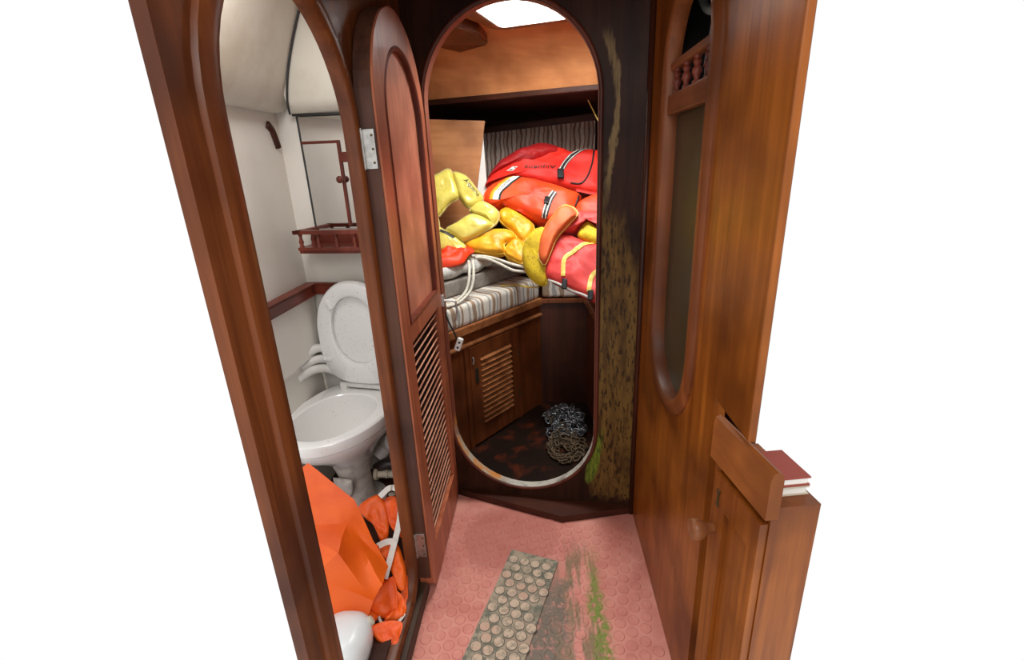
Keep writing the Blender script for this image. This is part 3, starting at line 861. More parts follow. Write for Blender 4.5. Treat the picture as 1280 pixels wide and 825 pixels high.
bm = NB(); prism(bm, [lp(.076, .125, .001), lp(DD1-.028, .125, .001), lp(DD1-.028, .125, .006), lp(.076, .125, .006)], (0, 0, .64)); part('panel', bm, 'wall_teak', ld)
bm = NB(); lathe(bm, lp(.045, .700, .015), LN, [(.010, 0), (.010, .009), (.012, .015), (.020, .028), (.0245, .038), (.0235, .046), (.0225, .048), (.012, .051), (.001, .0515)], 24)
part('knob', bm, 'cabinet_rail', ld, 'turned wooden knob', True, 60)
bm = NB()
n_ = LN; c0 = lp(.052, .781, .0165)
pts = [(-.006, .019), (.006, .019), (.0022, .006), (.0022, -.006), (.006, -.019), (-.006, -.019), (-.0022, -.006), (-.0022, .006)]
prism(bm, [c0 + LD*a + V((0, 0, b)) for a, b in pts], LN*.002); part('keyhole_plate', bm, 'brass_dark', ld, 'dark bow-tie keyhole plate')
# books lying behind the fiddle rail
for i, (d, h, th, m_, lab) in enumerate(((.125, .045, .040, 'book_red', 'red book stacked on the pale book behind the fiddle rail'), (.125, .010, .032, 'book_pale', 'pale book lying at the bottom behind the fiddle rail'))):
    rt = thing('book', lab, 'book', lp(d, .868 + (.019 if i == 0 else .0), -.10))
    z0 = .868 + (.019 if i == 0 else .0); z1 = z0 + .0185
    bm = NB(); prism(bm, [lp(d-.04, z0+.003, -.035), lp(d+.04, z0+.003, -.035), lp(d+.04, z0+.003, -.080), lp(d-.04, z0+.003, -.080)], (0, 0, z1-z0-.006)); part('pages', bm, 'print_white', rt)
    bm = NB()
    for za in (z0+.0003, z1-.003): prism(bm, [lp(d-.043, za, -.03), lp(d+.043, za, -.03), lp(d+.043, za, -.083), lp(d-.043, za, -.083)], (0, 0, .0027))
    part('cover', bm, m_, rt)

# ================================================================== FLOOR MAT
mt = thing('floor_mat', 'grimy grey strip of studded vinyl lying loose on the pink floor', 'mat', (-.15, 1.18, 0))
bm = NB(); prism(bm, [(a, b, .0018) for a, b in mat_quad], (0, 0, .0045)); part('sheet', bm, 'mat_vinyl', mt)
bm = NB(); dots(bm, lambda a, b: inquad(a, b, mat_quad, .012), .0063, .0195, .0430, .0016, rot=-.28, org=(-.05, 1.45))
o = part('raised_dots', bm, ['mat_dot', 'mat_dot_rim'], mt); o['kind'] = 'stuff'

# ================================================================== HEAD FITTINGS
# toilet
TC = V((-.815, 1.675, 0)); TA = V((-.20, -.98, 0)).normalized(); TW = V((.98, -.20, 0)).normalized()
def egg(a, b, z, off=0.0, n=40, sq=2.9):
    P = []
    for i in range(n):
        th = 2*PI*i/n; cx_, sx_ = math.cos(th), math.sin(th)
        k = 2.0 if cx_ > 0 else sq
        u = a*math.copysign(abs(cx_)**(2/k), cx_); v_ = b*math.copysign(abs(sx_)**(2/k), sx_)
        P.append(TC + TA*(u+off) + TW*v_ + V((0, 0, z)))
    return P
toi = thing('toilet', 'white marine toilet with lid and seat raised against the head wall', 'toilet', (TC.x, TC.y, .098))
bm = NB()
loft(bm, [egg(.10, .085, .335, -.03, sq=2), egg(.16, .125, .40, -.01, sq=2.2), egg(.225, .168, .450), egg(.255, .186, .482), egg(.264, .192, .500), egg(.256, .184, .5030),
          egg(.268, .196, .506), egg(.272, .199, .530), egg(.270, .197, .545), egg(.262, .190, .550), egg(.192, .150, .551, .040, sq=2.3), egg(.188, .146, .547, .040, sq=2.3),
          egg(.184, .141, .515, .035, sq=2.1), egg(.155, .110, .430, .01, sq=2), egg(.10, .070, .365, 0, sq=2), egg(.03, .03, .352, -.01, sq=2)])
part('bowl', bm, 'porcelain', toi, 'glossy white ceramic bowl', True, 32)
bm = NB(); loft(bm, [egg(.125, .115, .098, -.03, sq=2), egg(.125, .115, .112, -.03, sq=2), egg(.085, .080, .125, -.03, sq=2), egg(.068, .066, .17, -.03, sq=2), egg(.066, .064, .24, -.03, sq=2),
                     egg(.082, .074, .29, -.03, sq=2), egg(.10, .088, .337, -.03, sq=2)])
part('pedestal', bm, 'aged_porcelain', toi, 'stained waisted foot', True, 50)
for a, b in ((.04, .085), (-.09, .085), (.04, -.085), (-.09, -.085)):
    bm = NB(); lathe(bm, TC + TA*a + TW*b + V((0, 0, .112)), (0, 0, 1), [(.012, 0), (.012, .004), (.007, .005), (.007, .012), (.002, .013)], 12); part('bolt', bm, 'brass_dark', toi)
bm = NB(); puff(bm, ((TC + TA*.055 + V((0, 0, .22))), TW, (0, 0, 1)), [(-.03, -.03), (.03, -.03), (.045, .04), (.03, .05), (-.03, .05), (-.045, .04)], .012, .012, wr=0); part('clamp_plate', bm, 'aged_porcelain', toi, smooth=True)
# seat and lid stand up from the hinge
HG = TC - TA*.197 + V((0, 0, .572)); LU = (V((0, 0, 1)) - TA*.02).normalized(); LNr = TA - LU*TA.dot(LU); LNr.normalize()
def ringpts(a, b, offh, d, n=48, sqb=3.2):
    P = []
    for i in range(n):
        th = 2*PI*i/n; cx_, sx_ = math.cos(th), math.sin(th); k = 2.1 if cx_ > 0 else sqb
        P.append(HG + LU*(offh + a*math.copysign(abs(cx_)**(2/k), cx_)) + TW*(b*math.copysign(abs(sx_)**(2/k), sx_)) + LNr*d)
    return P
bm = NB(); L = [ringpts(.222, .182, .232, .002), ringpts(.222, .182, .232, .012), ringpts(.216, .176, .232, .020), ringpts(.160, .122, .248, .022, sqb=2.2), ringpts(.148, .110, .248, .016, sqb=2.2), ringpts(.148, .110, .248, .002, sqb=2.2)]
loft(bm, L + [L[0]], False, False); bmesh.ops.remove_doubles(bm, verts=bm.verts, dist=1e-6)
st_ = part('seat', bm, 'seat_plastic', toi, 'speckled white seat ring standing upright', True, 50)
for a, b, ang in ((.36, -.10, .5), (.36, .10, -.5), (.12, -.145, 0), (.12, .145, 0)):
    bm = NB(); e1 = (TW*math.cos(ang) + LU*math.sin(ang)); e2 = (LU*math.cos(ang) - TW*math.sin(ang))
    obox(bm, HG + LU*a + TW*b + LNr*.024, (e1, e2, LNr), (.009, .022, .005) if a > .2 else (.022, .008, .005), .003); part('bumper', bm, 'seat_plastic', st_)
bm = NB(); loft(bm, [ringpts(.20, .16, .232, -.020), ringpts(.224, .184, .232, -.012), ringpts(.226, .186, .232, -.002), ringpts(.20, .16, .232, -.0015), ringpts(.10, .08, .24, -.003)])
part('lid', bm, 'seat_plastic', toi, 'speckled white lid behind the seat', True, 50)
bm = NB(); tube(bm, [HG - TW*.115 - LU*.004, HG + TW*.115 - LU*.004], .012, 12)
for s in (-1, 1): obox(bm, HG + TW*.095*s - LU*.012, (TW, TA, (0, 0, 1)), (.016, .020, .014), .004)
part('hinge_bar', bm, 'pvc_white', toi, smooth=True, angle=40)
# pump beside the bowl
bm = NB(); tube(bm, [(-.700, 1.86, .285), (-.655, 1.80, .335)], .042, 18); tube(bm, [(-.745, 1.80, .245), (-.700, 1.86, .285)], .03, 14)
pm = part('pump', bm, 'pvc_white', toi, 'grey-white pump cylinder', True, 50)
bm = NB(); obox(bm, (-.662, 1.768, .335), ((.6, -.5, .6), (0, .2, 1), (.5, -1, -.1)), (.020, .020, .002), .001); part('sticker', bm, 'dark_plastic', pm, 'dark printed sticker')
bm = NB(); tube(bm, crom([(-.74, 1.775, .21), (-.70, 1.77, .235), (-.665, 1.775, .232), (-.63, 1.785, .25)], 5), .026, 12); part('pump_elbow', bm, 'dark_plastic', toi, 'dark pump elbow', True)
bm = NB(); lathe(bm, (-.745, 1.75, .200), (1, 0, 0), [(.012, 0), (.026, .002), (.026, .016), (.016, .018), (.016, .050), (.019, .052), (.019, .062), (.015, .064), (.017, .066), (.017, .135), (.001, .136)], 18)
part('discharge_pipe', bm, 'pvc_cream', toi, 'cream pipe fitting', True, 40)

# white hoses behind the toilet
hs = thing('white_hoses', 'bundle of white hoses running behind the toilet under the capping rail', 'hose', (-.93, 1.89, .60))
for k, pts in enumerate(([(-.990, 1.830, .735), (-.968, 1.885, .738), (-.935, 1.926, .716), (-.89, 1.925, .680), (-.83, 1.915, .640)], [(-1.005, 1.790, .690), (-.975, 1.860, .695), (-.938, 1.916, .672), (-.89, 1.922, .634), (-.83, 1.915, .590)],
              [(-1.005, 1.750, .655), (-.976, 1.825, .662), (-.940, 1.892, .640), (-.89, 1.918, .598), (-.83, 1.915, .555)])):
    bm = NB(); tube(bm, crom(pts, 6), .0185, 12); part('hose', bm, 'pvc_white', hs, smooth=True)
bm = NB(); tube(bm, crom([(-.965, 1.885, .650), (-.955, 1.88, .615), (-.953, 1.88, .57), (-.955, 1.89, .50)], 5), .006, 8); part('thin_hose', bm, 'hose_grey', hs, smooth=True)

# mirror above the shelf; strips, knob and catch stand in for a reflected locker door
mr = thing('wall_mirror', 'large wall mirror with brown strips standing in for a reflected locker door above the gallery shelf', 'mirror', (-.70, hw(-.70), 1.25))
bq = lambda x_, z_, d: V((x_, hw(x_), z_)) + BN*d
bm = NB(); prism(bm, [bq(-.903, 1.235, .001), bq(-.50, 1.235, .001), bq(-.50, 1.655, .001), bq(-.905, 1.655, .001)], BN*.005); part('glass', bm, 'mirror', mr)
bm = NB(); prism(bm, [bq(-.908, 1.235, .001), bq(-.903, 1.235, .001), bq(-.905, 1.655, .001), bq(-.910, 1.655, .001)], BN*.008); part('edge', bm, 'seam_black', mr)
bm = NB(); prism(bm, [bq(-.905, 1.553, .007), bq(-.748, 1.551, .007), bq(-.748, 1.561, .007), bq(-.905, 1.563, .007)], BN*.006); part('reflected_trim', bm, 'red_wood', mr)  # trim of the reflected locker door, built onto the glass
bm = NB(); prism(bm, [bq(-.757, 1.245, .007), bq(-.748, 1.245, .007), bq(-.748, 1.552, .007), bq(-.757, 1.552, .007)], BN*.006); part('reflected_trim', bm, 'red_wood', mr)  # upright of the same reflection
bm = NB(); lathe(bm, bq(-.757, 1.42, .012), BN, [(.005, 0), (.006, .006), (.013, .012), (.013, .020), (.005, .024)], 16); part('knob', bm, 'red_wood', mr, smooth=True)  # knob of the reflected door, modelled as solid
bm = NB(); obox(bm, bq(-.722, 1.500, .014), (BT, BN, (0, 0, 1)), (.024, .008, .018), .003); part('catch', bm, 'red_wood', mr)  # dark spot of the reflection, modelled as a block

# gallery shelf below the mirror
gs = thing('gallery_shelf', 'small reddish wooden shelf with spindle gallery on the head wall', 'shelf', (-.72, hw(-.72), 1.17))
x0, x1 = -.918, -.488
bm = NB(); prism(bm, [bq(x0, 1.165, .0), bq(x1, 1.165, 0), bq(x1, 1.165, .125), bq(x0, 1.165, .125)], (0, 0, .012))
prism(bm, [bq(x0-.008, 1.153, .0), bq(x1, 1.153, 0), bq(x1, 1.153, .118), bq(x0-.0, 1.153, .118)], (0, 0, .012)); part('board', bm, 'red_wood', gs)
bm = NB(); prism(bm, [bq(x0, 1.228, .104), bq(x1, 1.228, .104), bq(x1, 1.228, .130), bq(x0-.010, 1.228, .130)], (0, 0, .014)); prism(bm, [bq(x0, 1.228, .0), bq(x0+.022, 1.228, 0), bq(x0+.022, 1.228, .13), bq(x0-.008, 1.228, .13)], (0, 0, .014))
part('rail', bm, 'red_wood', gs)
bm = NB(); prism(bm, [bq(x0, 1.177, .0), bq(x1, 1.177, 0), bq(x1, 1.177, .008), bq(x0, 1.177, .008)], (0, 0, .045)); part('back_board', bm, 'red_wood', gs)
me = None
for x_, d in ((-.905, .117), (-.83, .117), (-.755, .117), (-.68, .117), (-.605, .117), (-.53, .117), (-.905, .04)):
    if me is None:
        bm = NB(); lathe(bm, (0, 0, 0), (0, 0, 1), [(.009, 0), (.009, .006), (.006, .010), (.0095, .020), (.0065, .032), (.0055, .040), (.008, .046), (.008, .0515)], 14); o = finish('spindle', bm, 'red_wood', smooth=True, angle=60); me = o.data
    else: o = bpy.data.objects.new('spindle', me); C.objects.link(o)
    o.parent = gs; o.location = bq(x_, 1.177, d) - V(gs.location)

# hand slot in the outboard wall: a dark tube stands in for its shade
bm = NB(); tube(bm, crom([(-.9955, 1.875, 1.625), (-.9945, 1.900, 1.605), (-.9945, 1.915, 1.570), (-.9955, 1.925, 1.545)], 5), .014, 10)
single('hand_slot_shade', bm, 'dark_teak_z', 'small dark curved tube standing in for the shaded hand slot high on the head wall', 'handle', (-.995, 1.90, 1.55), smooth=True)

# beige pebble of debris on the head floor
bm = NB(); bmesh.ops.create_icosphere(bm, subdivisions=2, radius=.014, matrix=Matrix.Translation((-.675, 1.735, .106)) @ Matrix.Diagonal((1.3, 1, .6, 1)))
single('debris', bm, 'pvc_cream', 'small beige lump on the dark head floor beside the toilet foot', 'debris', (-.675, 1.735, .098), smooth=True)

# folded orange bag leaning by the toilet
fb = ((-.651, 1.22, .344), (.906, .423, 0), (-.242, .52, .819))
def frp(fr, u, v, d=0.0):
    o_, a, b = (V(x_) for x_ in fr); n_ = a.cross(b)
    if n_.dot(V((0, -1, .6))) < 0: n_ = -n_
    return o_ + a*u + b*v + n_*d
bg = thing('orange_bag', 'large folded bright orange fabric bag leaning beside the toilet', 'bag', (-.65, 1.18, .098))
def facet(name, uvd, th, par, mat):
    bm = NB(); P = [frp(fb, *p) for p in uvd]; nn = (P[1]-P[0]).cross(P[2]-P[0]).normalized()
    if nn.dot(V((0, -1, .6))) < 0: nn = -nn
    a = [bm.verts.new(p) for p in P]; c_ = sum(P, V())/len(P)
    b = [bm.verts.new(c_ + (p-c_)*.94 - nn*th) for p in P]; n = len(a)
    bm.faces.new(a); bm.faces.new(b[::-1])
    for i in range(n): bm.faces.new((a[i], b[i], b[(i+1) % n], a[(i+1) % n]))
    bmesh.ops.bevel(bm, geom=[e for e in bm.edges], offset=.003, segments=2, affect='EDGES')
    return part(name, bm, mat, par, smooth=True, angle=60)
a_, b_, c_, d_, e_, f_, g_, h_, k_, m_ = (-.150, .209, 0), (-.071, .250, 0), (.047, .102, 0), (.112, -.130, -.01), (.054, -.208, 0), (.021, -.267, .0), (-.095, -.215, .02), (-.100, -.079, .035), (-.022, -.037, .085), (-.140, .07, .02)
mid_ck = (.012, .034, .010); mid_de = (.088, -.170, .034); cc_ = (.066, .020, -.010)
bm = NB(); VV = {n_: bm.verts.new(frp(fb, *p)) for n_, p in dict(a=a_, b=b_, c=c_, cc=cc_, d=d_, md=mid_de, e=e_, f=f_, g=g_, h=h_, k=k_, m=m_, mc=mid_ck).items()}
for q in ('a b c mc k m', 'm k h', 'c cc d md mc', 'mc md e k', 'k e h', 'h e f g'): bm.faces.new([VV[x_] for x_ in q.split()])
bmesh.ops.triangulate(bm, faces=[f for f in bm.faces if len(f.verts) > 4])
bmesh.ops.recalc_face_normals(bm, faces=bm.faces)
bmesh.ops.subdivide_edges(bm, edges=list(bm.edges), cuts=4, use_grid_fill=True)
for v in bm.verts:
    v.co += V((-.3, -.6, .6))*noise.noise(v.co*14)*.008 + V((.4, -.4, .3))*noise.noise(v.co*31)*.003
geo = bmesh.ops.solidify(bm, geom=list(bm.faces), thickness=.006)
part('folded_cloth', bm, 'orange_tarp', bg, smooth=True, angle=24)
bm = NB(); prism(bm, [(-.76, 1.22, .10), (-.58, 1.15, .10), (-.545, 1.24, .10), (-.72, 1.34, .10)], (-.02, .03, .16)); part('bag_body', bm, 'orange_strap', bg)

# orange harness with white webbing
fh = ((-.515, 1.32, .186), (.966, .259, 0), (-.219, .819, .53))
HP = [[(-.138,.188),(-.059,.213),(-.035,.108),(-.042,.051),(-.064,.046),(-.089,.109),(-.12,.142)], [(-.05,.192),(.0,.195),(.02,.068),(.006,.049),(-.031,.099)],
      [(-.069,.021),(-.012,.032),(.016,-.053),(.012,-.116),(-.012,-.118),(-.041,-.031)], [(-.111,-.141),(-.026,-.078),(-.018,-.184),(-.071,-.193)],
      [(-.119,-.202),(-.107,-.164),(-.075,-.192),(-.104,-.215)], [(-.1,-.22),(-.048,-.212),(.0,-.225),(-.01,-.262),(-.019,-.281),(-.058,-.277),(-.089,-.243)],
      [(-.019,-.123),(.010,-.16),(.005,-.204),(-.048,-.215),(-.055,-.199),(-.022,-.184)], [(.015,-.02),(.022,-.06),(.018,-.135),(.005,-.163),(-.005,-.115)]]
ha = thing('safety_harness', 'tangle of orange harness straps with white webbing inside the doorway sill', 'harness', (-.53, 1.30, .098))
for i, P in enumerate(HP):
    bm = NB(); puff(bm, fh, P, .007, .008, 5.0, .022, 17, i+1, 7, 4, lift=(.0, -.005, .01, .02, .03, .055, .02, -.012)[i])
    part('strap', bm, 'orange_strap' if i % 2 else 'orange_tarp', ha, smooth=True)
def ribbon3(bm, pts, wdir, width, th=.003):
    L = crom(pts, 6); wd = V(wdir).normalized(); rows = []
    for i, p in enumerate(L):
        t_ = (L[min(i+1, len(L)-1)] - L[max(i-1, 0)]).normalized(); s = (wd - t_*wd.dot(t_)).normalized(); n_ = t_.cross(s)
        rows.append([p - s*width/2 + n_*th/2, p + s*width/2 + n_*th/2, p + s*width/2 - n_*th/2, p - s*width/2 - n_*th/2])
    loft(bm, rows)
bm = NB(); ribbon3(bm, [frp(fh, u, v, d) for u, v, d in ((-.060, .200, .02), (-.026, .222, .03), (.003, .213, .034), (.015, .169, .034), (.006, .091, .034), (-.022, 0, .034), (-.051, -.086, .036))], (.97, .1, .1), .021)
part('webbing', bm, 'webbing_white', ha, 'white webbing loop')
bm = NB(); ribbon3(bm, [frp(fh, u, v, .035) for u, v in ((-.072, .022), (-.038, .031), (-.010, .026))], (0, .6, .8), .02); part('webbing', bm, 'webbing_white', ha, 'short white webbing tab')
bm = NB(); ribbon3(bm, [frp(fh, u, v, .026) for u, v in ((-.074, -.190), (-.060, -.214), (-.018, -.218), (.006, -.197))], (0, .7, .7), .008); part('webbing', bm, 'webbing_white', ha, 'thin white webbing end')

# white plastic jug in the near corner of the doorway
jg = thing('plastic_jug', 'white plastic jug with a cream cap at the bottom of the head doorway', 'jug', (-.60, 1.02, .098))
bm = NB(); L = []
for z, k in ((.099, .80), (.108, .97), (.13, 1.0), (.165, 1.0), (.182, .93), (.200, .74), (.207, .45), (.209, .12)):
    L.append([V((-.600, 1.000, z)) + V((.075*k*math.copysign(abs(math.cos(q))**.7, math.cos(q)), .095*k*math.copysign(abs(math.sin(q))**.7, math.sin(q)), 0)) for q in [2*PI*i/28 for i in range(28)]])
loft(bm, L); part('body', bm, 'white_plastic', jg, smooth=True)
bm = NB(); lathe(bm, (-.548, 1.055, .165), (.55, .35, .3), [(.014, 0), (.014, .022), (.010, .024), (.001, .025)], 16); part('cap', bm, 'pvc_cream', jg, 'cream screw cap', True, 40)

# ================================================================== FOREPEAK JOINERY
BD = V((.598, .801, 0)).normalized(); BNN = V((.801, -.598, 0)).normalized(); BP1 = V((-.38, 2.29, 0))
bp = lambda u, z, n_=0.0: BP1 + BD*u + BNN*n_ + V((0, 0, z))
pb = thing('port_berth', 'dark teak port berth base with louvred locker door under the striped cushion', 'berth', bp(.0, 0))
U0, U1 = -.425, .611
bm = NB(); prism(bm, [bp(U0, 0), bp(U1, 0), bp(U1+.0, 0, -.45), bp(U0+.10, 0, -.45)], (0, 0, .685)); part('front', bm, 'cabinet_teak', pb)
bm = NB(); obox(bm, bp((U0+U1)/2, .672, .008), (BD, BNN, (0, 0, 1)), ((U1-U0)/2, .012, .022), .006); part('lip', bm, 'cabinet_rail', pb, 'worn light-edged lip along the berth front')
bm = NB(); L = []
for u in (U0, U1): L.append([bp(u, .592+.013*math.sin(q)-.004, .001+.013*math.cos(q)) for q in [-PI/2 + PI*i/8 for i in range(9)]] + [bp(u, .585, -.003)])
loft(bm, L); part('moulding', bm, 'cabinet_rail', pb, 'rounded moulding under the lip', True, 60)
# locker door
cd_ = -.012, .372, .012, .574
bm = NB()
def fbar(u0, u1, z0, z1, n0=.001, n1=.016): prism(bm, [bp(u0, z0, n0), bp(u1, z0, n0), bp(u1, z0, n1), bp(u0, z0, n1)], (0, 0, z1-z0))
fbar(cd_[0]-.03, cd_[0], 0.0, .58, .001, .008); part('door_post', bm, 'cabinet_teak', pb)
bm = NB(); fbar(cd_[1], cd_[1]+.03, 0.0, .58, .001, .008); part('door_post', bm, 'cabinet_teak', pb)
bm = NB(); fbar(cd_[0], .062, cd_[2], cd_[3]); fbar(.312, cd_[1], cd_[2], cd_[3]); fbar(.062, .312, cd_[2], .108); fbar(.062, .312, .508, cd_[3])
cdr = part('door', bm, 'cabinet_teak', pb, 'louvred locker door')
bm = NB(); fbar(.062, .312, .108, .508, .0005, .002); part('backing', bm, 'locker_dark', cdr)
me = None; NSL = 13
for i in range(NSL):
    z = .126 + (.492-.126)*i/(NSL-1)
    if me is None:
        bm = NB(); obox(bm, (0, 0, 0), (BNN*math.cos(.8) - V((0, 0, 1))*math.sin(.8), BD, BNN*math.sin(.8) + V((0, 0, 1))*math.cos(.8)), (.015, .125, .0035), .0012, 1)
        o = finish('slat', bm, 'cabinet_rail'); me = o.data
    else: o = bpy.data.objects.new('slat', me); C.objects.link(o)
    o.parent = cdr; o.location = bp(.187, z, .011) - V(pb.location)
bm = NB(); prism(bm, [bp(.018, .365, .0165), bp(.040, .365, .0165), bp(.040, .455, .0165), bp(.018, .455, .0165)], BNN*.003); pull = part('finger_pull', bm, 'brass_dark', cdr, 'recessed rectangular finger pull')
bm = NB(); prism(bm, [bp(.023, .374, .0196), bp(.035, .374, .0196), bp(.035, .446, .0196), bp(.023, .446, .0196)], BNN*.0006); part('recess', bm, 'locker_dark', pull)
bm = NB(); tube(bm, crom([bp(.004, .520, .018), bp(.008, .510, .022), bp(.006, .495, .022), bp(.003, .480, .018)], 4), .0045, 8); part('hook', bm, 'steel', cdr, 'small metal hook', True)
for z in (.40, .15):
    bm = NB(); tube(bm, [bp(.371, z, .017), bp(.371, z+.05, .017)], .004, 8); part('hinge', bm, 'brass_dark', cdr)

# panel closing the aisle and the starboard berth
S1 = V((.33, 1.90, 0)); S2 = V((.262, 2.775, 0))
eb = thing('centre_berth', 'dark wooden panel closing the forward end of the forepeak aisle', 'panel', bp(U1, 0))
P2 = bp(U1, 0)
bm = NB(); prism(bm, [P2, S2, S2 + V((.0, .35, 0)), P2 + V((.005, .35, 0))], (0, 0, .668)); part('panel', bm, 'dark_teak_z', eb)
bm = NB(); obox(bm, (P2+S2)/2 + V((0, -.005, .672)), ((S2-P2), (0, 1, 0), (0, 0, 1)), ((S2-P2).length/2, .010, .014), .004); part('lip', bm, 'cabinet_teak', eb)
sb = thing('starboard_berth', 'teak starboard berth base seen edge-on behind the oval frame', 'berth', (.33, 2.3, 0))
sd = (S2-S1).normalized(); sn = V((-sd.y, sd.x, 0))
bm = NB(); prism(bm, [S1, S2, S2 + V((.42, .05, 0)), S1 + V((.36, 0, 0))], (0, 0, .67)); part('front', bm, 'cabinet_teak', sb)
bm = NB(); obox(bm, (S1+S2)/2 + sn*.006 + V((0, 0, .672)), (sd, sn, (0, 0, 1)), ((S2-S1).length/2, .012, .020), .005); part('lip', bm, 'cabinet_rail', sb)
bm = NB(); obox(bm, (S1+S2)/2 + sn*.004 + V((0, 0, .36)), (sd, sn, (0, 0, 1)), (.20, .008, .22), .004); part('door', bm, 'cabinet_teak', sb)

# cushions
def cushion(bm, poly, z0, z1, bev=.022):
    prism(bm, [(p.x, p.y, z0) for p in poly], (0, 0, z1-z0))
    bmesh.ops.bevel(bm, geom=list(bm.edges), offset=bev, segments=4, affect='EDGES', profile=.6)
    bmesh.ops.subdivide_edges(bm, edges=[e for e in bm.edges if e.calc_length() > .15], cuts=3, use_grid_fill=True)
pc_ = thing('berth_cushion', 'striped beige and brown cushion on the port berth', 'cushion', bp(.1, .69, -.2))
bm = NB(); cushion(bm, [bp(U0+.02, 0, .008), bp(U1-.005, 0, .008), bp(U1+.10, 0, -.55), bp(U0+.16, 0, -.45)], .690, .806, .030); part('cover', bm, 'cushion_stripe', pc_, smooth=True, angle=50)
bm = NB(); tube(bm, [bp(U0+.06, .795, .000), bp(U1-.04, .795, .000)], .003, 6); part('piping', bm, 'webbing_white', pc_, smooth=True)
bm = NB(); cushion(bm, [P2 + V((.012, .0, 0)), S2 + V((.02, .0, 0)), S2 + V((.05, .8, 0)), P2 + V((.09, .75, 0))], .690, .803)
single('berth_cushion', bm, 'cushion_stripe', 'short striped cushion across the head of the forepeak aisle', 'cushion', (.13, 3.0, .69), smooth=True, angle=50)
bm = NB(); cushion(bm, [S1 + V((.02, .02, 0)), S2 + V((.055, -.005, 0)), S2 + V((.40, .05, 0)), S1 + V((.34, .02, 0))], .692, .84)
single('berth_cushion', bm, 'cushion_stripe', 'striped starboard cushion beneath the coral life jacket', 'cushion', (.5, 2.35, .69), smooth=True, angle=50)
# grey mattress edge and crumpled white pad on the port berth
G0 = V((-.520, 2.330, 0)); G1 = V((-.154, 2.850, 0)); gd = (G1-G0).normalized(); gn = V((-gd.y, gd.x, 0))
bm = NB(); cushion(bm, [G0 - gd*.12, G1 + gd*.10, G1 + gd*.10 + gn*.40, G0 - gd*.12 + gn*.30], .809, .890, .012)
single('mattress_pad', bm, 'pad_grey', 'thin grey-brown mattress pad lying on the striped port cushion', 'mattress', (-.45, 2.6, .809), smooth=True, angle=50)
bm = NB()
L = []
for i in range(22):
    q = G0 - gd*.12 + gd*(i/21*.56) + gn*.012; ring = []
    for j in range(14):
        a = 2*PI*j/14; r1 = .17; r2 = .045 + .012*math.sin(i*.9)
        p = q + gn*(r1*.9 + r1*math.cos(a)) + V((0, 0, .9375 + (i/21)*-.004 + r2*math.copysign(abs(math.sin(a))**.6, math.sin(a))))
        p += V((0, 0, 1))*noise.noise(p*16)*.012*max(0, math.sin(a)) + gn*noise.noise(p*11 + V((3, 1, 2)))*.014
        ring.append(p)
    L.append(ring)
loft(bm, L)
single('folded_pad', bm, 'pad_white', 'crumpled white quilted pad lying on the grey mattress pad', 'pad', (-.5, 2.5, .890), smooth=True)

# plywood board standing at the back
fr = ((-.50, 2.95, 1.528), (.99, .139, 0), (-.019, .138, .99))
bm = NB(); P = [frp(fr, u, v) for u, v in ((-.149, .183), (.200, .162), (.128, -.229), (.105, -.55), (-.186, -.55))]
prism(bm, P, (0, .012, -.002)); single('plywood_board', bm, 'plywood', 'plain orange plywood board standing upright behind the yellow life vest', 'board', (-.5, 2.9, .95))
bm = NB(); P = [frp(fr, u, v, -.03) for u, v in ((.10, .10), (.186, .10), (.190, -.24), (.175, -.50), (.06, -.50))]
prism(bm, P, (0, .008, 0)); single('white_hull_strip', bm, 'print_white', 'narrow white sheet standing in for the hull showing beside the plywood board', 'board', (-.35, 2.96, 1.0))  # added sheet in place of the white hull

# striped backrest with its ledge
fr = ((-.068, 3.30, 1.587), (.985, -.174, 0), (.015, .086, .996))
br = thing('backrest', 'striped brown backrest cushion along the far side of the forepeak', 'backrest', (-.07, 3.34, 1.30))
bm = NB(); P = [frp(fr, u, v) for u, v in ((-.36, -.30), (-.36, .052), (.42, .092), (.42, -.30))]; prism(bm, P, (.009, .05, -.004)); part('cushion', bm, 'back_stripe', br)
bm = NB(); P = [frp(fr, u, v, .012) for u, v in ((-.36, .050), (-.36, .082), (.42, .130), (.42, .090))]; prism(bm, P, (.02, .10, 0)); part('ledge', bm, 'dark_teak_x', br, 'grey-brown wooden ledge')
bm = NB(); tube(bm, [(.271, 2.90, 1.758), (.345, 2.90, 1.62)], .0035, 6)
single('thin_rod', bm, 'webbing_yellow', 'thin pale rod leaning high on the right of the forepeak', 'rod', (.34, 2.9, 1.62))

# deck hatch
ht = thing('deck_hatch', 'square deck hatch with white aluminium frame lighting the forepeak', 'hatch', fp(.03, .33, 2.05))
RC = [(HS0, HT0), (HS1, HT0), (HS1, HT1), (HS0, HT1)]
def rrect(s0, t0, s1, t1, r, n=6):
    P = []
    for cs, ct, a0 in ((s1-r, t1-r, 0), (s0+r, t1-r, .5*PI), (s0+r, t0+r, PI), (s1-r, t0+r, 1.5*PI)):
        for i in range(n+1): a = a0 + .5*PI*i/n; P.append((cs + r*math.cos(a), ct + r*math.sin(a)))
    return P
h3 = lambda u, v: fp(u, v, 2.05)
bm = NB(); ringsweep(bm, rrect(HS0, HT0, HS1, HT1, .05), h3, (0, 0, 1), [(-.004, .001), (-.004, -.012), (.004, -.018), (.040, -.018), (.050, -.010), (.050, .002)])
part('coaming', bm, 'coaming_wood', ht, 'varnished wooden rim of the hatch', True, 50)
bm = NB(); ringsweep(bm, rrect(HS0, HT0, HS1, HT1, .05), h3, (0, 0, 1), [(-.006, -.020), (-.002, .125), (-.055, .125), (-.055, .110), (-.022, .098), (-.016, -.020)])
part('frame', bm, 'aluminium_white', ht, 'white aluminium frame', True, 40)
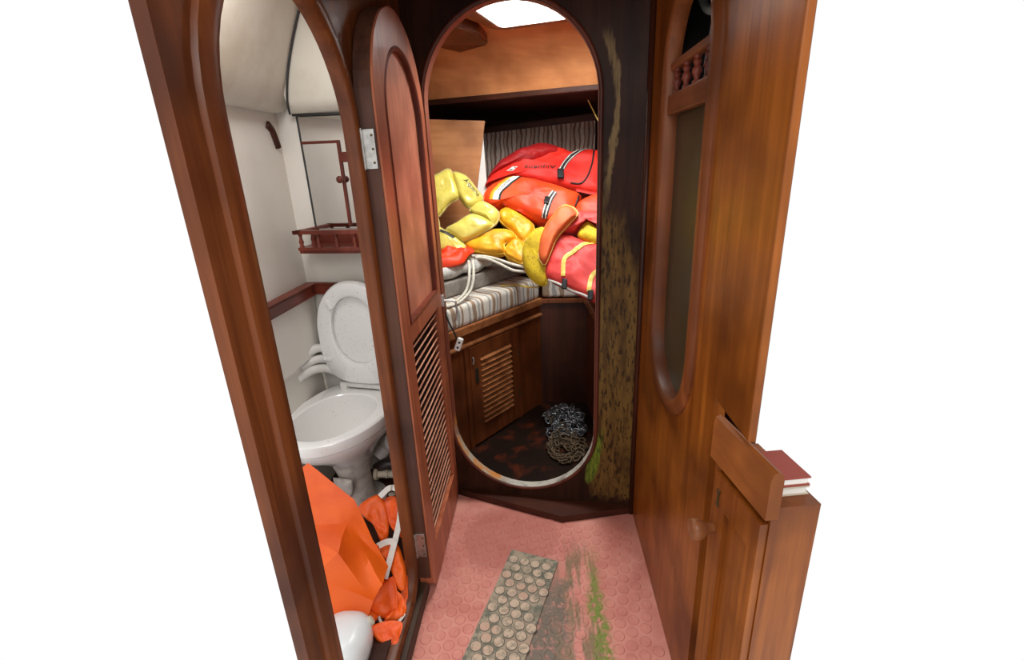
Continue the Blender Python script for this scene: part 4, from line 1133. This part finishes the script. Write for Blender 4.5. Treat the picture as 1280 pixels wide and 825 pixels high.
bm = NB(); prism(bm, [fp(a, b, 2.17) for a, b in ((HS0+.03, HT0+.03), (HS1-.03, HT0+.03), (HS1-.03, HT1-.03), (HS0+.03, HT1-.03))], (0, 0, .008)); part('pane', bm, 'hatch_glass', ht)
bm = NB(); obox(bm, fp(-.03, HT1-.14, 2.155), (FS, FT, (0, 0, 1)), (.020, .12, .010), .004); part('stay', bm, 'aluminium_white', ht, 'pale blue-white hatch stay')
for s in (-.02, .17):
    bm = NB(); obox(bm, fp(s, HT1-.07, 2.135), (FS, FT, (0, 0, 1)), (.055, .012, .009), .004); part('dog', bm, 'black_rubber', ht, 'black hatch catch')
for s, t_ in ((-.20, HT1+.025), (-.05, HT1+.025), (.12, HT1+.025)):
    bm = NB(); lathe(bm, fp(s, t_, 2.033), (0, 0, -1), [(.008, 0), (.006, .003), (.001, .004)], 10); part('screw', bm, 'steel', ht)
# dark wooden knee under the deckhead
bm = NB(); prism(bm, [fp(-.37, .42, 2.052), fp(-.33, .60, 2.052), fp(-.36, .78, 2.045), fp(-.52, .80, 2.03), fp(-.62, .66, 2.05), fp(-.58, .42, 2.052)], (0, 0, -.045))
bmesh.ops.bevel(bm, geom=list(bm.edges), offset=.006, segments=2, affect='EDGES')
single('overhead_block', bm, 'cabinet_teak', 'dark wooden corner block fixed under the deckhead beside the hatch', 'block', fp(-.45, .6, 2.0))

# ================================================================== LIFE JACKETS
def padpart(name, par, fr, out, mat, hf, hb, seed=0, pip=None, pr=.004, **k):
    bm = NB(); nn, loop = puff(bm, fr, out, hf, hb, seed=seed, **k)
    o = part(name, bm, mat, par, smooth=True)
    if pip:
        b2 = NB(); tube(b2, loop, pr, 6, True); q = part('piping', b2, pip, o, smooth=True)
    return o
# yellow horseshoe vest
fy = ((-.434, 2.68, 1.234), (.996, .087, 0), (-.037, .421, .906))
yv = thing('life_vest', 'pale yellow horseshoe life vest propped against the plywood board', 'life vest', (-.43, 2.62, 1.0))
YS = dict(A=[(-.16,.16),(-.103,.202),(-.047,.22),(-.011,.124),(-.002,.057),(-.054,.027),(-.124,-.047),(-.149,.007)], B=[(-.03,.203),(.039,.179),(.099,.094),(.127,.043),(.079,.008),(.036,.002),(-.001,.061),(-.022,.132)],
          Cc=[(.12,.031),(.197,-.018),(.208,-.067),(.176,-.11),(.139,-.068),(.062,-.032),(.059,.001)], D=[(.073,-.04),(.169,-.09),(.166,-.122),(.024,-.189),(-.03,-.165),(-.08,-.122),(-.019,-.085)],
          E=[(-.142,-.103),(-.091,-.122),(.004,-.195),(.043,-.273),(.005,-.268),(-.135,-.238)], F=[(-.154,-.001),(-.122,-.051),(-.118,-.108),(-.15,-.111)])
for i, k in enumerate(YS):
    o = padpart('foam_segment', yv, fy, YS[k], 'yellow_vinyl', .034, .034, i, 'yellow_piping', .0045, p=3.8, wr=.008, lift=.012 if k in 'DE' else 0)
    if k == 'B': segB = o
    if k == 'E': segE = o
dp = Drape(segB, fy); bm = NB(); drape_text(bm, dp, 'Alquena', (.028, .140), (.100, .048), .026); part('lettering', bm, 'print_black', segB, 'handwritten black name')
dp = Drape(segE, fy); bm = NB(); dp.ribbon(bm, [(-.108, -.132), (-.070, -.150), (-.034, -.176)], .014); part('tape', bm, 'webbing_black', segE)
# gold vest
fg = ((-.222, 2.66, 1.101), (1, 0, 0), (0, .669, .743))
gv = thing('life_vest', 'deep golden quilted life vest lying in the middle of the pile', 'life vest', (-.2, 2.6, .95))
for i, P in enumerate(([(-.01,.118),(.034,.162),(.099,.115),(.175,.049),(.182,-.012),(.127,-.068),(.068,.002),(.003,.066)], [(-.198,-.055),(-.1,.007),(.036,.011),(.091,-.044),(.025,-.08),(.029,-.135),(-.072,-.131),(-.16,-.105)], [(.093,-.051),(.134,-.094),(.13,-.203),(.076,-.182),(.029,-.144),(.04,-.09)])):
    padpart('foam_segment', gv, fg, P, 'gold_cloth', .032, .075, 10+i, 'gold_piping', .0045, p=4.5, wr=.012, ws=18)
# lower red bag
fr_ = ((-.044, 2.78, 1.276), (1, 0, 0), (0, .707, .707))
RL = [(-.273,.001),(-.237,.084),(-.135,.132),(-.056,.129),(.105,.069),(.21,.018),(.269,-.012),(.254,-.078),(.23,-.157),(.144,-.182),(.064,-.185),(-.074,-.103),(-.162,-.054),(-.233,-.062)]
rl = thing('life_jacket', 'orange-red life jacket with a white branded band at its left end', 'life jacket', (-.04, 2.8, 1.05))
body = padpart('body', rl, fr_, RL, 'orange_red_cloth', .050, .12, 21, p=4, wr=.016, ws=9, nr=12)
dp = Drape(body, fr_)
band = [(-.071,.126),(-.134,.063),(-.184,.004),(-.198,-.049)]
bm = NB(); dp.ribbon(bm, band, .034); bnd = part('band', bm, 'print_white', body, 'white band')
bm = NB(); dp.ribbon(bm, band, .012, d=.0035, off=.022); part('dark_edge', bm, 'print_black', bnd) 
bm = NB(); dp.ribbon(bm, band, .020, d=.0035, off=-.026); part('amber_edge', bm, 'print_amber', bnd)
bm = NB(); drape_text(bm, dp, 'PULMAR', (-.178, .004), (-.112, .078), .015, .0058); part('lettering', bm, 'print_black', bnd)
wb = [(.123,-.027),(.095,-.078),(.064,-.178)]
bm = NB(); dp.ribbon(bm, wb, .034); q = part('webbing', bm, 'webbing_black', body, 'black and white striped webbing')
for of in (-.011, .006):
    bm = NB(); dp.ribbon(bm, wb, .006, d=.0045, off=of); part('stripe', bm, 'webbing_white', q)
bm = NB(); obox(bm, dp.at(.080, -.085, .010), ((.9, -.2, -.2), (.2, .7, .6), (0, -.7, .7)), (.014, .024, .007), .003); part('buckle', bm, 'buckle_black', body)
bm = NB(); tube(bm, [dp.at(u, v, .002) for u, v in ((.248, .002), (.254, -.034), (.232, -.107))], .005, 6); part('piping', bm, 'webbing_black', body, smooth=True)
# upper red bag
fu = ((.027, 3.0, 1.395), (1, 0, 0), (0, .616, .788))
RU = [(-.347,-.07),(-.276,.062),(-.181,.129),(-.02,.181),(.107,.156),(.169,.122),(.257,.136),(.326,.124),(.41,.082),(.394,-.153),(.309,-.174),(.189,-.143),(.122,-.126),(-.124,-.049),(-.307,-.065)]
ru = thing('life_jacket', 'bright red life jacket with upside-down lettering on top of the pile', 'life jacket', (.03, 3.0, 1.1))
body = padpart('body', ru, fu, RU, 'red_cloth', .052, .15, 31, p=4, wr=.016, ws=8, nr=12)
padpart('folded_collar', ru, fu, [(-.335,-.035),(-.268,.066),(-.176,.132),(-.02,.186),(.100,.162),(.10,.120),(.06,.098),(-.02,.062),(-.06,.042),(-.20,.032)], 'dark_red_cloth', .072, .02, 33, p=3, wr=.016, ws=16)
dp = Drape(body, fu)
wb = [(.254,.136),(.186,.086),(.134,.036),(.097,-.037)]
bm = NB(); dp.ribbon(bm, wb, .030); q = part('webbing', bm, 'webbing_black', body, 'black webbing edged in white')
for of in (-.010, .010):
    bm = NB(); dp.ribbon(bm, wb, .005, d=.0045, off=of); part('stripe', bm, 'webbing_white', q)
bm = NB(); obox(bm, dp.at(.093, -.066, .008), ((1, 0, 0), (0, .6, .8), (0, -.8, .6)), (.019, .030, .008), .004); bk = part('buckle', bm, 'buckle_black', body, 'black side-release buckle')
bm = NB(); tube(bm, [dp.at(u, v, .002) for u, v in crom([V((.294,.118,0)), V((.272,-.008,0)), V((.213,-.134,0)), V((.128,-.126,0))], 8) for u, v in [(u, v)]] if False else [dp.at(p.x, p.y, .002) for p in crom([V((.294,.118,0)), V((.285,.05,0)), V((.272,-.008,0)), V((.245,-.08,0)), V((.205,-.118,0)), V((.150,-.112,0))], 5)], .005, 6)
part('piping', bm, 'webbing_black', body, smooth=True)
bm = NB(); dp.quad(bm, [(-.219,-.015),(-.184,.014),(-.152,.012),(-.181,-.021)], .004); lb = part('label', bm, 'print_white', body, 'small white label')
bm = NB(); dp.quad(bm, [(-.205,-.012),(-.198,-.005),(-.178,-.008),(-.184,-.015)], .0055, 3, 2); dp.quad(bm, [(-.176,.0),(-.168,.008),(-.160,.0075),(-.166,-.001)], .0055, 3, 2); part('mark', bm, 'print_black', lb)
bm = NB(); drape_text(bm, dp, 'Alquena', (.073, -.002), (-.112, .014), .026, .004, .15); part('lettering', bm, 'print_black', body, 'black handwritten name, upside down')
# red bag end at the right
fs_ = ((.27, 2.62, 1.221), (1, 0, 0), (0, .643, .766))
rs = thing('life_jacket', 'smooth orange-red life jacket end tucked behind the right edge of the oval', 'life jacket', (.3, 2.65, 1.05))
padpart('body', rs, fs_, [(-.078,.014),(-.026,.056),(.046,.073),(.137,.069),(.20,.03),(.19,-.08),(.126,-.099),(.015,-.099),(-.069,-.056)], 'orange_red_cloth', .04, .16, 41, p=2.6)
# coral jacket in front
fj = ((.19, 2.38, .967), (.985, -.174, 0), (.1, .565, .819))
cj = thing('life_jacket', 'faded coral life jacket with yellow straps in front on the right', 'life jacket', (.2, 2.4, .85))
JM = [(-.172,.128),(-.127,.161),(-.058,.155),(.019,.119),(.087,.103),(.173,.074),(.184,-.206),(.068,-.192),(-.032,-.143),(-.156,-.083),(-.18,-.007)]
body = padpart('body', cj, fj, JM, 'coral_cloth', .048, .10, 51, p=4.2, wr=.014, ws=12, nr=12)
padpart('foam_lining', cj, fj, [(-.019,.141),(-.012,.186),(.027,.227),(.083,.178),(.125,.125),(.087,.1),(.033,.115)], 'yellow_foam', .03, .05, 52, lift=.01)
padpart('flap', cj, fj, [(-.117,.169),(-.065,.271),(.017,.273),(.166,.266),(.171,.150),(.084,.190),(.040,.238),(-.018,.190),(-.045,.165)], 'coral_cloth', .045, .10, 53, p=2.6, wr=.014, lift=.015)
dp = Drape(body, fj)
for nm, P, bu in (('strap', [(.076,.107),(.021,.089),(-.03,.045),(-.072,.005),(-.073,-.082)], (-.066, -.118)), ('strap', [(.150,.0),(.094,-.052),(.063,-.084),(.054,-.160)], (.062, -.176))):
    bm = NB(); dp.ribbon(bm, P, .021, d=.004); q = part(nm, bm, 'webbing_yellow', body, 'yellow webbing strap')
    bm = NB(); obox(bm, dp.at(bu[0], bu[1], .010), ((.985, -.174, 0), (.1, .565, .819), (0, -.8, .6)), (.013, .026, .008), .004); part('buckle', bm, 'buckle_black', q)
bm = NB(); tube(bm, [dp.at(p.x, p.y, .0) for p in crom([V((-.150,-.086,0)), V((-.09,-.112,0)), V((-.032,-.140,0)), V((.03,-.168,0)), V((.066,-.186,0))], 4)], .008, 8); part('hem', bm, 'webbing_white', body, 'white piped hem', True)
# orange collar and yellow foam collar
fc = ((.055, 2.42, 1.104), (.966, -.259, 0), (.129, .483, .866))
oc = thing('life_jacket_collar', 'curved orange foam collar standing up beside the coral life jacket', 'collar', (.05, 2.42, .95))
padpart('foam', oc, fc, [(-.055,-.11),(-.06,-.025),(-.037,.054),(-.008,.104),(.035,.157),(.083,.153),(.112,.128),(.114,.105),(.068,.046),(.026,-.014),(.0,-.095),(-.021,-.151)], 'orange_foam', .036, .05, 61, 'webbing_yellow', .0035, p=3.6)
ff = ((-.035, 2.42, 1.007), (.966, -.259, 0), (.067, .25, .966))
yc = thing('life_jacket_collar', 'speckled bright yellow foam collar left of the orange collar', 'collar', (-.03, 2.42, .85))
padpart('foam', yc, ff, [(-.065,.021),(-.046,.083),(-.006,.133),(.046,.140),(.066,.076),(.070,.009),(.072,-.038),(.075,-.087),(.069,-.145),(.015,-.140),(-.045,-.078)], 'yellow_foam', .030, .06, 62, p=3.6)
# loose yellow strap on the cushion
bm = NB(); ribbon3(bm, [(-.23, 2.62, .812), (-.14, 2.62, .812), (-.085, 2.56, .814), (-.05, 2.50, .825), (-.02, 2.46, .835)], (.6, .8, 0), .02, .003)
single('yellow_strap', bm, 'webbing_yellow', 'loose yellow strap trailing over the striped cushion', 'strap', (-.08, 2.52, .842))
# crumpled red cloth
fr = ((-.475, 2.47, .990), (1, 0, 0), (0, .93, .36))
bm = NB(); puff(bm, fr, [(-.130,.06),(-.086,.050),(.06,.130),(.12,.094),(.099,.045),(.061,-.045),(-.073,-.085),(-.125,-.08)], .035, .02, 2.4, .035, 15, 71)
single('red_cloth', bm, 'orange_red_cloth', 'crumpled shiny red cloth under the yellow vest', 'cloth', (-.47, 2.5, 1.0), smooth=True)
# white rope
rp = thing('white_rope', 'loop of white rope lying across the folded pad', 'rope', (-.25, 2.47, .92))
bm = NB(); tube(bm, crom([(-.36, 2.49, 1.005), (-.30, 2.48, 1.003), (-.235, 2.47, .990), (-.16, 2.47, .962), (-.10, 2.47, .944), (-.07, 2.47, .940)], 6), .0075, 8); part('strand', bm, 'hull_rope', rp, smooth=True)
bm = NB(); tube(bm, crom([(-.34, 2.47, 1.000), (-.28, 2.46, .994), (-.215, 2.44, .970), (-.15, 2.44, .935), (-.09, 2.45, .922), (-.065, 2.46, .920)], 6), .0075, 8); part('strand', bm, 'hull_rope', rp, smooth=True)
rp = thing('white_rope', 'white rope end hanging down over the grey pad near the door latch', 'rope', (-.42, 2.3, .81))
for dx in (0, .022):
    bm = NB(); tube(bm, crom([(-.375+dx, 2.46, .985), (-.365+dx, 2.40, .950), (-.367+dx, 2.365, .900), (-.385+dx, 2.34, .850), (-.43+dx, 2.27, .818), (-.48+dx, 2.20, .816)], 6), .0075, 8); part('strand', bm, 'hull_rope', rp, smooth=True)

# ================================================================== ANCHOR CHAIN
ch = thing('anchor_chain', 'heap of galvanised anchor chain on the dark forepeak sole', 'chain', (.10, 2.45, 0))
def link_mesh(mat):
    bm = NB(); P = []
    for i in range(16):
        a = 2*PI*i/16; P.append(V((.0135*math.cos(a) + math.copysign(.0110, math.cos(a)), .0145*math.sin(a), 0)))
    tube(bm, P, .0046, 6, True)
    o = finish('link', bm, mat, smooth=True); return o
l1 = link_mesh('galvanised'); l2 = link_mesh('rust_chain'); protos = [l1, l2]; used = [False, False]
rnd = random.Random(3)
def place(p, tdir, roll, k):
    global used
    if used[k]: o = bpy.data.objects.new('link', protos[k].data); C.objects.link(o)
    else: o = protos[k]; used[k] = True
    x_ = V(tdir).normalized(); up_ = V((0, 0, 1)); y_ = up_.cross(x_)
    if y_.length < .1: y_ = V((0, 1, 0))
    y_.normalize(); z_ = x_.cross(y_)
    c_, s_ = math.cos(roll), math.sin(roll); yy = y_*c_ + z_*s_; zz_ = z_*c_ - y_*s_
    m = Matrix((x_, yy, zz_)).transposed().to_4x4(); m.translation = V(p) - V(ch.location)
    o.parent = ch; o.matrix_local = m
def heap(x_, y_):
    return .11*math.exp(-(((x_-.12)/.10)**2 + ((y_-2.52)/.11)**2)) + .05*math.exp(-(((x_-.12)/.09)**2 + ((y_-2.32)/.10)**2))
pos = V((.02, 2.52)); ang = .3; i = 0
CEN = [(.11, 2.54, .11), (.13, 2.42, .10), (.11, 2.22, .10)]
for i in range(245):
    cx_, cy_, rr = CEN[0] if i < 100 else (CEN[1] if i < 165 else CEN[2])
    to = V((cx_, cy_)) - pos
    want = math.atan2(to.y, to.x)
    dd = (want - ang + PI) % (2*PI) - PI
    ang += rnd.uniform(-.5, .5) + (dd*.38 if to.length > rr*.75 else .10*math.sin(i*.23)*3)
    pos = pos + V((math.cos(ang), math.sin(ang)))*.033
    z = .006 + heap(pos.x, pos.y)*rnd.uniform(.35, 1.0)
    place((pos.x, pos.y, z), (math.cos(ang), math.sin(ang), rnd.uniform(-.35, .35)), (0.25 if i % 2 else PI/2-.3) + rnd.uniform(-.3, .3), 1 if i > 160 else 0)
